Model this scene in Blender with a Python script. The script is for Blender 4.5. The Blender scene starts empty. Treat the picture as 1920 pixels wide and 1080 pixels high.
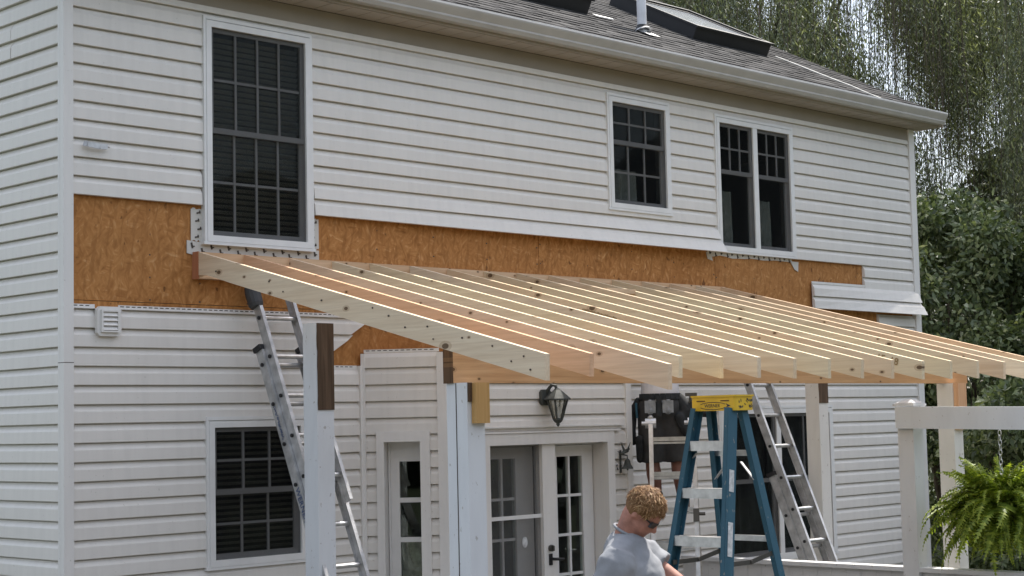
import bpy, bmesh, math, random
import numpy as np
from mathutils import Vector, Matrix, noise

random.seed(11)
rng = np.random.default_rng(5)
SC = bpy.context.scene
COL = SC.collection
rad = math.radians

# ------------------------------------------------------------------ camera, sky, sun, exposure
CAM = Vector((-5.807, -9.8, 2.25))
yaw, tilt, roll = rad(45.40997), rad(4.56079), rad(1.29580)
fwd = Vector((math.sin(yaw) * math.cos(tilt), math.cos(yaw) * math.cos(tilt), math.sin(tilt)))
rgt = Vector((math.cos(yaw), -math.sin(yaw), 0.0))
dwn = fwd.cross(rgt)
rgt2 = rgt * math.cos(roll) + dwn * math.sin(roll)
dwn2 = dwn * math.cos(roll) - rgt * math.sin(roll)
cam_data = bpy.data.cameras.new('camera')
cam_data.sensor_width = 36.0
cam_data.lens = 58.882
cam_data.clip_end = 600
cam = bpy.data.objects.new('camera', cam_data)
COL.objects.link(cam)
mx = Matrix.Identity(4)
for i in range(3):
    mx[i][0] = rgt2[i]; mx[i][1] = -dwn2[i]; mx[i][2] = -fwd[i]; mx[i][3] = CAM[i]
cam.matrix_world = mx
SC.camera = cam

SUN = Vector((0.528, 0.055, 0.847)).normalized()
world = bpy.data.worlds.new('World'); SC.world = world
world.use_nodes = True
wn = world.node_tree.nodes; wl = world.node_tree.links
bg = wn['Background']
sky = wn.new('ShaderNodeTexSky'); sky.sky_type = 'NISHITA'; sky.sun_disc = False
sky.sun_elevation = math.asin(SUN.z); sky.sun_rotation = math.atan2(SUN.x, SUN.y)
sky.air_density = 1.0; sky.dust_density = 2.5
hz = wn.new('ShaderNodeMix'); hz.data_type = 'RGBA'; hz.inputs[0].default_value = 0.30
hz.inputs[7].default_value = (9.0, 9.1, 9.3, 1)      # thin bright cloud over the blue
wl.new(sky.outputs[0], hz.inputs[6]); wl.new(hz.outputs[2], bg.inputs[0])
bg.inputs[1].default_value = 0.15
sd = bpy.data.lights.new('sun', 'SUN'); sd.energy = 4.3; sd.angle = rad(0.6); sd.color = (1.0, 0.95, 0.87)
so = bpy.data.objects.new('sun', sd); COL.objects.link(so)
so.rotation_mode = 'QUATERNION'; so.rotation_quaternion = SUN.to_track_quat('Z', 'Y'); so.location = (20, 0, 30)
vs = SC.view_settings
vs.view_transform = 'Standard'; vs.look = 'None'; vs.gamma = 1; vs.use_curve_mapping = False
vs.exposure = 0.70
SC.cycles.max_bounces = 8; SC.cycles.transparent_max_bounces = 24

# ------------------------------------------------------------------ helpers
class MB:
    def __init__(s):
        s.v = []; s.f = []; s.m = []; s.mi = 0
    def add(s, vs, fs):
        b = len(s.v); s.v.extend([tuple(v) for v in vs])
        for f in fs:
            s.f.append(tuple(i + b for i in f)); s.m.append(s.mi)
    def box(s, a, b):
        x0, y0, z0 = [min(p, q) for p, q in zip(a, b)]; x1, y1, z1 = [max(p, q) for p, q in zip(a, b)]
        s.add([(x0,y0,z0),(x1,y0,z0),(x1,y1,z0),(x0,y1,z0),(x0,y0,z1),(x1,y0,z1),(x1,y1,z1),(x0,y1,z1)],
              [(0,3,2,1),(4,5,6,7),(0,1,5,4),(1,2,6,5),(2,3,7,6),(3,0,4,7)])
    def obox(s, c, ax, h):
        c = Vector(c); A = [Vector(a).normalized() * k for a, k in zip(ax, h)]
        if A[0].cross(A[1]).dot(A[2]) < 0: A[0] = -A[0]
        vs = [c + A[0]*i + A[1]*j + A[2]*k for k in (-1,1) for i, j in ((-1,-1),(1,-1),(1,1),(-1,1))]
        s.add(vs, [(0,3,2,1),(4,5,6,7),(0,1,5,4),(1,2,6,5),(2,3,7,6),(3,0,4,7)])
    def bar(s, p0, p1, w, d, side=None):
        """rectangular bar from p0 to p1; w along side, d across"""
        p0 = Vector(p0); p1 = Vector(p1); a = (p1 - p0); L = a.length; a.normalize()
        sd_ = Vector(side) if side is not None else (Vector((0,0,1)).cross(a) if abs(a.z) < .95 else Vector((1,0,0)))
        sd_ = (sd_ - a * sd_.dot(a)).normalized(); o = a.cross(sd_)
        s.obox((p0 + p1) / 2, (sd_, o, a), (w/2, d/2, L/2))
    def prism(s, poly, vec):
        n = len(poly); vec = Vector(vec); P = [Vector(p) for p in poly]
        nn = Vector((0,0,0))
        for i in range(n): nn += P[i].cross(P[(i+1) % n])
        if nn.dot(vec) > 0: P.reverse()
        s.add(P + [p + vec for p in P], [tuple(range(n)), tuple(range(2*n-1, n-1, -1))] + [(i, i+n, (i+1) % n + n, (i+1) % n) for i in range(n)])
    def tube(s, pts, r, n=8, caps=True):
        pts = [Vector(p) for p in pts]; rs = r if isinstance(r, (list, tuple)) else [r] * len(pts)
        vs = []; up = None
        for i, p in enumerate(pts):
            t = (pts[min(i+1, len(pts)-1)] - pts[max(i-1, 0)]).normalized()
            if up is None: up = Vector((0,0,1)) if abs(t.z) < .9 else Vector((1,0,0))
            u = (up - t * up.dot(t)).normalized(); w = t.cross(u); up = u
            for k in range(n):
                a = 2*math.pi*k/n; vs.append(p + (u*math.cos(a) + w*math.sin(a)) * rs[i])
        fs = []
        for i in range(len(pts)-1):
            for k in range(n):
                fs.append((i*n+k, i*n+(k+1) % n, (i+1)*n+(k+1) % n, (i+1)*n+k))
        if caps:
            fs.append(tuple(range(n-1, -1, -1))); fs.append(tuple(range((len(pts)-1)*n, len(pts)*n)))
        s.add(vs, fs)
    def lathe(s, c, prof, n=12, sq=False):
        """prof: (radius, z) list about vertical axis at c"""
        c = Vector(c); vs = []
        for r, z in prof:
            for k in range(n):
                a = 2*math.pi*(k + .5)/n; vs.append(c + Vector((r*math.cos(a), r*math.sin(a), z)))
        fs = []
        for i in range(len(prof)-1):
            for k in range(n): fs.append((i*n+k, i*n+(k+1) % n, (i+1)*n+(k+1) % n, (i+1)*n+k))
        fs.append(tuple(range(n-1,-1,-1))); fs.append(tuple(range((len(prof)-1)*n, len(prof)*n)))
        s.add(vs, fs)
    def ellipsoid(s, c, r, ax=None, nu=14, nv=9):
        c = Vector(c); ax = [Vector(a) for a in ax] if ax else [Vector((1,0,0)), Vector((0,1,0)), Vector((0,0,1))]
        vs = []
        for j in range(nv+1):
            th = math.pi*j/nv
            for i in range(nu):
                ph = 2*math.pi*i/nu
                vs.append(c + ax[0]*r[0]*math.sin(th)*math.cos(ph) + ax[1]*r[1]*math.sin(th)*math.sin(ph) + ax[2]*r[2]*math.cos(th))
        s.add(vs, [(j*nu+i, (j+1)*nu+i, (j+1)*nu+(i+1) % nu, j*nu+(i+1) % nu) for j in range(nv) for i in range(nu)])
    def limb(s, pts, rs, n=14, round_ends=True):
        """tapered limb with rounded ends through pts"""
        P = [Vector(p) for p in pts]; Q = []; RR = []
        if round_ends:
            d = (P[0]-P[1]).normalized()
            for a in (80, 55, 28): Q.append(P[0] + d*rs[0]*math.sin(rad(a))); RR.append(rs[0]*math.cos(rad(a)))
        Q += P; RR += list(rs)
        if round_ends:
            d = (P[-1]-P[-2]).normalized()
            for a in (28, 55, 80): Q.append(P[-1] + d*rs[-1]*math.sin(rad(a))); RR.append(rs[-1]*math.cos(rad(a)))
        s.tube(Q, RR, n)
    def mesh(s, name, mats, off=Vector((0,0,0)), smooth=False):
        me = bpy.data.meshes.new(name)
        me.from_pydata([(v[0]-off[0], v[1]-off[1], v[2]-off[2]) for v in s.v], [], s.f)
        for m in (mats if isinstance(mats, (list, tuple)) else [mats]): me.materials.append(m)
        if any(s.m): me.polygons.foreach_set('material_index', s.m)
        if smooth: me.polygons.foreach_set('use_smooth', [True]*len(me.polygons))
        me.update()
        return me

def origin_of(o):
    p = Vector((0,0,0))
    while o is not None:
        p += o.location; o = o.parent
    return p

def props(o, **kw):
    for k, v in kw.items():
        if v is not None: o[k] = v
    return o

def part(name, mb, mats, parent=None, smooth=False, **kw):
    off = origin_of(parent)
    o = bpy.data.objects.new(name, mb.mesh(name, mats, off, smooth))
    COL.objects.link(o); o.parent = parent
    return props(o, **kw)

def thing(name, label, cat, loc=(0,0,0), group=None):
    o = bpy.data.objects.new(name, None); COL.objects.link(o); o.location = loc
    o.empty_display_size = .1
    return props(o, label=label, category=cat, group=group)

def solo(name, mb, mats, label=None, cat=None, loc=None, smooth=False, **kw):
    """a thing that is one mesh, its origin at loc"""
    off = Vector(loc) if loc is not None else Vector((0,0,0))
    o = bpy.data.objects.new(name, mb.mesh(name, mats, off, smooth)); COL.objects.link(o); o.location = off
    return props(o, label=label, category=cat, **kw)

def copy_part(o, parent, loc, rot=None):
    c = o.copy(); COL.objects.link(c); c.parent = parent; c.location = loc
    if rot is not None: c.rotation_euler = rot
    return c

def bigmesh(name, V, F, mat, parent=None, **kw):
    """numpy quads"""
    off = origin_of(parent); V = np.asarray(V, np.float32) - np.array(off, np.float32)
    F = np.asarray(F, np.int32); me = bpy.data.meshes.new(name); k = F.shape[1]
    me.vertices.add(len(V)); me.vertices.foreach_set('co', V.ravel())
    me.loops.add(F.size); me.loops.foreach_set('vertex_index', F.ravel())
    me.polygons.add(len(F)); me.polygons.foreach_set('loop_start', np.arange(0, F.size, k, dtype=np.int32))
    me.materials.append(mat); me.update(calc_edges=True); me.validate()
    o = bpy.data.objects.new(name, me); COL.objects.link(o); o.parent = parent
    return props(o, **kw)

# ------------------------------------------------------------------ materials
class NT:
    def __init__(s, name):
        s.m = bpy.data.materials.new(name); s.m.use_nodes = True
        s.n = s.m.node_tree.nodes; s.l = s.m.node_tree.links
        s.b = s.n['Principled BSDF']; s.out = s.n['Material Output']
        s._tc = None
    def node(s, t, **kw):
        n = s.n.new('ShaderNode' + t)
        for k, v in kw.items(): setattr(n, k, v)
        return n
    def co(s, scale=(1,1,1), src='Object', rot=(0,0,0)):
        if s._tc is None: s._tc = s.node('TexCoord')
        mp = s.node('Mapping'); mp.inputs['Scale'].default_value = scale; mp.inputs['Rotation'].default_value = rot
        s.l.new(s._tc.outputs[src], mp.inputs[0]); return mp.outputs[0]
    def link(s, a, b): s.l.new(a, b); return s
    def noise(s, co, scale, detail=3, rough=.55, dist=0):
        n = s.node('TexNoise'); n.inputs['Scale'].default_value = scale; n.inputs['Detail'].default_value = detail
        n.inputs['Roughness'].default_value = rough; n.inputs['Distortion'].default_value = dist
        if co is not None: s.l.new(co, n.inputs['Vector'])
        return n.outputs['Fac']
    def ramp(s, fac, stops):
        r = s.node('ValToRGB'); e = r.color_ramp.elements
        while len(e) < len(stops): e.new(.5)
        for k, (p, c) in zip(e, stops):
            k.position = p; k.color = (c[0], c[1], c[2], 1) if isinstance(c, (tuple, list)) else (c, c, c, 1)
        s.l.new(fac, r.inputs[0]); return r.outputs[0]
    def mix(s, fac, a, b, blend='MIX'):
        n = s.node('Mix'); n.data_type = 'RGBA'; n.blend_type = blend
        for v, i in ((fac, 0), (a, 6), (b, 7)):
            if isinstance(v, (int, float)): n.inputs[i].default_value = v
            elif isinstance(v, (tuple, list)): n.inputs[i].default_value = (v[0], v[1], v[2], 1)
            else: s.l.new(v, n.inputs[i])
        return n.outputs[2]
    def math(s, op, a, b=None):
        n = s.node('Math', operation=op)
        for v, i in ((a, 0), (b, 1)):
            if v is None: continue
            if isinstance(v, (int, float)): n.inputs[i].default_value = v
            else: s.l.new(v, n.inputs[i])
        return n.outputs[0]
    def color(s, c):
        if isinstance(c, (tuple, list)): s.b.inputs['Base Color'].default_value = (c[0], c[1], c[2], 1)
        else: s.l.new(c, s.b.inputs['Base Color'])
        return s
    def bump(s, h, strength=.3, dist=.01):
        n = s.node('Bump'); n.inputs['Strength'].default_value = strength; n.inputs['Distance'].default_value = dist
        s.l.new(h, n.inputs['Height']); s.l.new(n.outputs[0], s.b.inputs['Normal']); return s
    def set(s, rough=None, metal=None, spec=None):
        if rough is not None:
            if isinstance(rough, (int, float)): s.b.inputs['Roughness'].default_value = rough
            else: s.l.new(rough, s.b.inputs['Roughness'])
        if metal is not None: s.b.inputs['Metallic'].default_value = metal
        if spec is not None: s.b.inputs['Specular IOR Level'].default_value = spec
        return s

def plain(name, c, rough=.6, metal=0, spec=.5, var=.12, scale=8, bump=0):
    t = NT(name); f = t.noise(t.co(), scale, 4)
    a = tuple(k*(1-var) for k in c); b = tuple(min(1, k*(1+var)) for k in c)
    t.color(t.ramp(f, [(.3, a), (.7, b)])).set(rough, metal, spec)
    if bump: t.bump(t.noise(t.co(), scale*12, 3), bump, .004)
    return t.m

def vinyl(name, c):
    t = NT(name)
    big = t.noise(t.co((.6,.6,1.2)), 1.3, 4)
    streak = t.noise(t.co((9,9,.7)), 2.0, 4)
    fine = t.noise(t.co((60,60,200)), 1, 2)
    col = t.mix(.5, t.ramp(big, [(.3, tuple(k*.93 for k in c)), (.7, c)]), t.ramp(streak, [(.25, tuple(k*.88 for k in c)), (.6, c)]))
    spk = t.noise(t.co((1,1,1)), 55, 2)
    col = t.mix(t.ramp(spk, [(.71, 0), (.75, .35)]), col, (.28, .25, .2))
    t.color(col).set(.42, 0, .35).bump(fine, .06, .002)
    return t.m

def painted(name, c, dirt=.5):
    t = NT(name)
    f = t.noise(t.co((3,3,.8)), 2.2, 5); g = t.noise(t.co((14,14,1.5)), 3, 4)
    col = t.mix(t.ramp(f, [(.45, 0), (.8, dirt)]), c, tuple(k*.78 for k in c))
    spots = t.noise(t.co((1,1,.6)), 34, 2)
    col = t.mix(t.ramp(spots, [(.69, 0), (.73, .6)]), col, (.32, .29, .25))
    t.color(col).set(.55, 0, .3).bump(g, .15, .004)
    return t.m

def lumber(name, lo, hi, axis, rough=.7, knots=True, stain=.0):
    """axis: long direction 0/1/2 in object space; per-object tint through object colour"""
    t = NT(name)
    info = t.node('ObjectInfo')
    offs = t.node('CombineXYZ')
    for i in range(3): t.l.new(t.math('MULTIPLY', info.outputs['Random'], 17.0 + 9*i), offs.inputs[i])
    def co(long, across, thick=None):
        sc = [across]*3; sc[axis] = long
        if thick is not None: sc[0 if axis == 1 else 1] = thick
        v = t.node('VectorMath', operation='ADD'); t.l.new(t.co(tuple(sc)), v.inputs[0]); t.l.new(offs.outputs[0], v.inputs[1]); return v.outputs[0]
    grain = t.noise(co(.7, 14), 2.0, 5, .6, .6)
    fine = t.noise(co(2.5, 90), 1.0, 3)
    broad = t.noise(co(.5, 1.5), 1.2, 3)
    col = t.ramp(grain, [(.28, lo), (.62, hi)])
    col = t.mix(t.ramp(fine, [(.35, .22), (.6, 0)]), col, tuple(k*.72 for k in lo))
    col = t.mix(t.ramp(broad, [(.42, 0), (.75, .45)]), col, tuple((lo[0]*1.0, lo[1]*.86, lo[2]*.74)))
    col = t.mix(1.0, col, info.outputs['Color'], 'MULTIPLY')
    if knots:
        vo = t.node('TexVoronoi'); vo.voronoi_dimensions = '2D'; vo.inputs['Scale'].default_value = 1.0
        sp = t.node('SeparateXYZ'); cb = t.node('CombineXYZ'); t.l.new(co(3.6, 6.2), sp.inputs[0])
        t.l.new(sp.outputs[axis], cb.inputs[0]); t.l.new(sp.outputs[2], cb.inputs[1]); t.l.new(cb.outputs[0], vo.inputs['Vector'])
        hsh = t.node('SeparateColor'); t.l.new(vo.outputs['Color'], hsh.inputs[0])
        r = t.math('MULTIPLY', t.math('GREATER_THAN', hsh.outputs[0], .42), t.math('ADD', t.math('MULTIPLY', t.math('POWER', hsh.outputs[1], 2.5), .075), .034))
        k = t.math('DIVIDE', vo.outputs['Distance'], t.math('ADD', r, .0001))
        col = t.mix(t.ramp(k, [(.45, .92), (1.0, .35), ] ) if False else t.math('MULTIPLY', t.math('LESS_THAN', k, 1.9), .35), col, (.30, .17, .08))
        col = t.mix(t.math('MULTIPLY', t.math('LESS_THAN', k, 1.0), .85), col, (.085, .045, .02))
    t.color(col).set(rough, 0, .25).bump(grain, .12, .004)
    return t.m

def osb(name):
    t = NT(name)
    def strands(ang, fine, seed):
        mp = t.node('Mapping'); mp.inputs['Scale'].default_value = (fine, fine, fine*.22); mp.inputs['Location'].default_value = (seed*7, seed*3, seed*5)
        t.l.new(t.co((1,1,1), 'Object', (0, ang, 0)), mp.inputs[0])
        return t.noise(mp.outputs[0], 1.0, 2, .5, .5)
    A = strands(rad(24), 36, 0); B = strands(rad(-46), 33, .7); Cn = strands(rad(80), 40, 1.9); D = strands(rad(-10), 28, 2.6)
    zone = t.noise(t.co(), 10, 2); zone2 = t.noise(t.co((1,1,1), 'Object', (.4,.9,.2)), 12, 2)
    m1 = t.mix(t.ramp(zone, [(.44, 0), (.56, 1)]), A, B); m2 = t.mix(t.ramp(zone2, [(.50, 0), (.60, 1)]), m1, Cn)
    c = t.ramp(m2, [(.22, (.26, .105, .028)), (.42, (.43, .190, .058)), (.58, (.53, .250, .082)), (.76, (.70, .40, .175))])
    c = t.mix(t.ramp(D, [(.36, .55), (.5, 0)]), c, (.26, .105, .028))
    big = t.noise(t.co((1,1,.6)), 1.1, 4)
    c = t.mix(t.ramp(big, [(.35, .0), (.7, .35)]), c, (.30, .115, .030))
    oi = t.node('ObjectInfo'); c = t.mix(t.math('MULTIPLY', oi.outputs['Random'], .30), c, (.30, .135, .045))
    dark = t.noise(t.co((1,1,.7)), 14, 2)
    c = t.mix(t.ramp(dark, [(.665, 0), (.71, .75)]), c, (.11, .042, .013))
    t.color(c).set(.75, 0, .2).bump(m2, .25, .004)
    return t.m

def island(name, stops, rough=.8, trans=0.0, spec=.3, noise_amt=None, tcol=None):
    """colour varied per loose piece (leaf, shingle ...)"""
    t = NT(name); g = t.node('NewGeometry')
    col = t.ramp(g.outputs['Random Per Island'], stops)
    if noise_amt:
        f = t.noise(t.co(), noise_amt[0], 4)
        col = t.mix(t.ramp(f, [(.3, noise_amt[1]), (.7, 0)]), col, noise_amt[2])
    t.color(col).set(rough, 0, spec)
    if trans:
        tr = t.node('BsdfTranslucent'); mx_ = t.node('MixShader'); mx_.inputs[0].default_value = trans
        c2 = t.mix(1.0, col, tcol or (1.3, 1.35, .6), 'MULTIPLY')
        t.l.new(c2, tr.inputs[0]); t.l.new(t.b.outputs[0], mx_.inputs[1]); t.l.new(tr.outputs[0], mx_.inputs[2])
        t.l.new(mx_.outputs[0], t.out.inputs[0])
    return t.m

def see_thru(name, tint, gloss=None, diff=None, fac=.5, rough=.02):
    t = NT(name); tr = t.node('BsdfTransparent'); tr.inputs[0].default_value = (*tint, 1)
    m = t.node('MixShader'); m.inputs[0].default_value = fac
    if gloss:
        o = t.node('BsdfGlossy'); o.inputs[0].default_value = (*gloss, 1); o.inputs['Roughness'].default_value = rough
    else:
        o = t.node('BsdfDiffuse'); o.inputs[0].default_value = (*diff, 1)
    t.l.new(tr.outputs[0], m.inputs[1]); t.l.new(o.outputs[0], m.inputs[2]); t.l.new(m.outputs[0], t.out.inputs[0])
    return t.m

M = {}
M['vinyl'] = vinyl('white vinyl siding', (.74, .705, .655))
M['trimw'] = vinyl('white vinyl trim', (.76, .735, .70))
M['soffit'] = plain('tan soffit', (.37, .325, .27), .6, var=.06, scale=3)
M['frieze'] = plain('tan frieze', (.31, .27, .215), .6, var=.06, scale=3)
M['gutter'] = plain('white gutter', (.42, .395, .36), .4, var=.08, scale=5)
M['osb'] = osb('osb sheathing')
M['pine'] = lumber('new pine rafters', (.66, .545, .39), (.79, .695, .53), 1)
M['pinex'] = lumber('new pine beam', (.56, .39, .24), (.74, .56, .38), 0)
M['pinez'] = lumber('new pine block', (.50, .34, .14), (.62, .44, .20), 2, knots=False)
M['oldwood'] = lumber('weathered brown wood', (.055, .035, .022), (.15, .098, .062), 2, .85)
M['orangewood'] = lumber('orange wood', (.60, .34, .19), (.74, .47, .29), 2, knots=False)
M['post'] = painted('white painted post', (.70, .72, .74))
M['postw'] = painted('off-white painted post', (.72, .70, .66))
M['rail'] = painted('white painted railing', (.69, .69, .69))
M['frame'] = plain('white window frame', (.74, .73, .71), .4, var=.04)
M['screen'] = see_thru('insect screen', (.95,.95,.95), diff=(.014,.0145,.015), fac=.34)
M['glass'] = see_thru('window glass', (.86,.89,.87), gloss=(.8,.86,.85), fac=.035)
M['doorglass'] = see_thru('door glass', (.82,.86,.84), gloss=(.8,.86,.85), fac=.035)
M['blind'] = plain('brown blinds', (.60, .54, .47), .6)
M['doorscreen'] = see_thru('door screen', (.95,.95,.95), diff=(.17,.17,.165), fac=.22)
M['curtain'] = plain('pale curtain', (.74, .73, .70), .9, var=.25, scale=14)
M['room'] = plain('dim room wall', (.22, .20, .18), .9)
M['flash'] = painted('old white flashing', (.60, .57, .52), .9)
M['caulk'] = plain('dark caulk', (.07, .055, .045), .9)
M['shingle'] = island('grey shingles', [(0, (.056,.054,.053)), (.4, (.072,.070,.069)), (.75, (.090,.087,.086)), (1, (.120,.117,.114))], .95, noise_amt=(30, .4, (.04,.038,.036)), spec=.15)
M['black'] = plain('black metal', (.012,.012,.013), .5)
M['darkgrey'] = plain('dark grey rubber', (.045,.047,.05), .7, var=.3)
M['alu'] = plain('brushed aluminium', (.62,.62,.62), .38, .85, var=.18, scale=16)
M['alud'] = plain('dull aluminium', (.50,.50,.50), .5, .7, var=.25, scale=12)
M['pvc'] = plain('white pvc', (.68,.68,.70), .45)
M['skyglass'] = plain('skylight glass', (.42,.44,.46), .12, 0, 1.0, var=.05)
M['bronze'] = plain('weathered bronze lantern', (.055,.06,.054), .7, .1, var=.5, scale=20)
M['lampglass'] = see_thru('lantern glass', (.9,.9,.86), diff=(.55,.55,.5), fac=.35)
M['blue'] = painted('blue fibreglass', (.035, .105, .150), .7)
M['yellow'] = plain('yellow plastic', (.68, .44, .03), .45, var=.15)
M['sticker'] = plain('pale sticker', (.55,.56,.56), .6, var=.3, scale=40)
M['ink'] = plain('dark ink', (.03,.03,.045), .6)
M['inkblue'] = plain('blue ink', (.06,.10,.22), .5)
M['stampink'] = plain('brown stamp ink', (.28,.18,.07), .8)
M['skin'] = plain('skin', (.37, .165, .115), .6, var=.28, scale=22, bump=.15)
M['skinr'] = plain('sunburnt skin', (.22, .10, .07), .55, var=.15, scale=14)
M['hair'] = island('blond hair', [(0, (.13,.062,.025)), (.45, (.25,.130,.055)), (.85, (.38,.22,.10)), (1, (.60,.42,.23))], .6, spec=.25)
M['shirt'] = plain('grey cotton shirt', (.25,.258,.275), .95, var=.14, scale=9, bump=.2)
M['wshirt'] = plain('white cotton shirt', (.66,.64,.66), .95, var=.08, scale=9)
M['jeans'] = plain('blue jeans', (.05,.07,.12), .95, var=.2)
M['darkcloth'] = plain('black work cloth', (.020,.022,.024), .85, var=.6, scale=9, bump=.3)
M['strapgrey'] = plain('grey belt padding', (.27,.28,.29), .9, var=.25, scale=20)
M['shorts'] = plain('dark grey work shorts', (.055,.054,.054), .95, var=.35, scale=7, bump=.3)
M['boot'] = plain('brown boots', (.045,.03,.022), .7, var=.4)
M['grass'] = plain('lawn', (.05,.060,.030), .95, var=.4, scale=3)
M['deck'] = plain('deck boards', (.30,.27,.23), .85, var=.2, scale=4)
M['bark'] = plain('bark', (.085,.068,.05), .95, var=.4, scale=6, bump=.6)
M['willow'] = island('willow leaves', [(0, (.050,.062,.038)), (.45, (.108,.128,.080)), (.8, (.18,.205,.135)), (1, (.34,.37,.27))], .5, .33, .5)
M['bush'] = island('bush leaves', [(0, (.055,.078,.036)), (.5, (.12,.16,.072)), (.85, (.21,.255,.125)), (1, (.42,.45,.30))], .45, .25, .6)
M['evergreen'] = island('dense tree leaves', [(0, (.03,.044,.019)), (.6, (.07,.098,.042)), (1, (.15,.19,.09))], .6, .15, .4)
M['fern'] = island('fern leaves', [(0, (.11,.165,.022)), (.5, (.24,.31,.045)), (1, (.42,.47,.085))], .5, .40, .4)
M['stem'] = plain('green stem', (.09,.13,.03), .7)
M['terracotta'] = plain('dark pot', (.05,.035,.025), .9)
M['cable'] = plain('pale cable', (.55,.54,.50), .6)
M['steel'] = plain('dark steel', (.10,.095,.085), .5, .6)

# ------------------------------------------------------------------ ground
g = MB(); g.add([(-300,-300,-.02),(300,-300,-.02),(300,300,-.02),(-300,300,-.02)], [(0,1,2,3)])
solo('ground', g, M['grass'], kind='structure')
g = MB(); g.box((-6.5,-9.0,-.015), (9.5,-.02,.04))
deck_root = solo('patio', g, plain('brown patio', (.085,.075,.062), .9, var=.15, scale=2), kind='structure')

# ------------------------------------------------------------------ house
P = .127                       # siding exposure
ZREF = 5.095                   # a butt line
house = thing('house', 'two storey house clad in white siding, its lower band stripped to orange sheathing', 'house', (0, 0, 0))
X1 = 10.545
UX, UY = Vector((1,0,0)), Vector((0,1,0))
NF = Vector((0,-1,0))

def rect_sub(u0, u1, z0, z1, holes):
    """split strip u0..u1 x z0..z1 by holes -> list of (u0,u1,z0,z1)"""
    us = sorted({u0, u1} | {min(max(h[k], u0), u1) for h in holes for k in (0, 1)})
    out = []
    for a, b in zip(us, us[1:]):
        if b - a < .004: continue
        mid = (a + b) / 2; cuts = [(h[2], h[3]) for h in holes if h[0] < mid < h[1]]
        segs = [(z0, z1)]
        for c0, c1 in cuts:
            nx = []
            for s0, s1 in segs:
                if c1 <= s0 or c0 >= s1: nx.append((s0, s1)); continue
                if c0 - s0 > .012: nx.append((s0, c0))
                if s1 - c1 > .012: nx.append((c1, s1))
            segs = nx
        for s in segs:
            if out and out[-1][1] == a and out[-1][2:] == s: out[-1] = (out[-1][0], b, *s)
            else: out.append((a, b, *s))
    return out

PROF = [(.0005, 0.0), (.0340, 0.0), (.0350, .003), (.0322, .077), (.0302, .083), (.0135, .1100), (.0120, .1180), (.0015, .1185), (.0015, .1275)]
def plank(parent, O, u, n, u0, u1, zb, lo, hi, slant=0.0, flap=None, mat='vinyl', **kw):
    """one course of lap siding, butt at zb, kept between lo and hi; slant: extra u at the top of the right end"""
    prof = []
    pts = [(d, zb + h) for d, h in PROF]
    # clip the profile
    for (d0, h0), (d1, h1) in zip(pts, pts[1:]):
        for d, h in ((d0, h0), (d1, h1)):
            if lo - 1e-6 <= h <= hi + 1e-6 and (not prof or prof[-1] != (d, h)): prof.append((d, h))
        if h0 < hi < h1:
            k = (hi-h0)/(h1-h0); prof.append((d0+(d1-d0)*k, hi))
        if h0 < lo < h1:
            k = (lo-h0)/(h1-h0); q = (d0+(d1-d0)*k, lo)
            prof = [(.0005, lo), q] + [p for p in prof if p[1] > lo]
            if (d1, h1) not in prof and h1 <= hi: prof.append((d1, h1))
    if len(prof) < 3: return None
    prof = prof + [(.0005, prof[-1][1])]
    N = max(1, int((u1-u0)/.45)); m = MB(); np_ = len(prof); vs = []
    seed = random.uniform(0, 100)
    tl = random.uniform(-.0012, .0012)
    for i in range(N+1):
        f = i/N
        for d, z in prof:
            uu = u0 + (u1-u0)*f + (slant*(z-zb)/P if i == N else 0)
            j = noise.noise(Vector((uu*1.7+seed, z*3, seed)))*.0016 if d > .003 else 0
            dz = noise.noise(Vector((uu*.8, seed, 3.3)))*.0015 + tl*(f-.5)
            dd = d + j
            zz = z + dz
            if flap:
                zt, z00, o0, o1, sag = flap
                k = max(0, (zt - z)/(zt - z00)); dd += (o0 + (o1-o0)*f)*k**1.25; zz -= sag*k*f
            vs.append(Vector(O) + u*uu + n*dd + Vector((0,0,zz)))
    fs = []
    for i in range(N):
        for k in range(np_):
            k2 = (k+1) % np_
            fs.append((i*np_+k, (i+1)*np_+k, (i+1)*np_+k2, i*np_+k2))
    fs.append(tuple(range(np_))); fs.append(tuple(range(N*np_+np_-1, N*np_-1, -1)))
    m.add(vs, fs)
    return part('siding_plank', m, M[mat], parent, **kw)

def rows(parent, O, u, n, u0, u1, ztop, zbot, holes, phase=ZREF, skip=None, mat='vinyl'):
    i = math.floor((phase - ztop)/P) - 1
    while True:
        zb = phase - P*i; i += 1
        if zb >= ztop: continue
        if zb + P <= zbot + .01: break
        for a, b, s0, s1 in rect_sub(u0, u1, max(zb, zbot), min(zb+P, ztop), holes):
            if b - a > 6 and int(zb/.254) % 3 == 1:          # a lapped joint between two lengths of siding
                k = .62 + .9*((int(zb/.254)*.37) % 1)
                plank(parent, O, u, n, a, a+k, zb, s0, s1, mat=mat); plank(parent, Vector(O)+Vector(n)*.0025, u, n, a+k+.002, b, zb, s0, s1, mat=mat); continue
            plank(parent, O, u, n, a, b, zb, s0, s1, mat=mat)

def bars_with_holes(mb, u0, u1, z0, z1, holes, fn):
    zs = sorted({z0, z1} | {min(max(h[k], z0), z1) for h in holes for k in (2, 3)})
    for a, b in zip(zs, zs[1:]):
        if b-a < 1e-4: continue
        mid = (a+b)/2
        cuts = sorted([(h[0], h[1]) for h in holes if h[2] < mid < h[3]])
        x = u0
        for c0, c1 in cuts:
            if c0 > x: fn(x, c0, a, b)
            x = max(x, c1)
        if x < u1: fn(x, u1, a, b)

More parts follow.
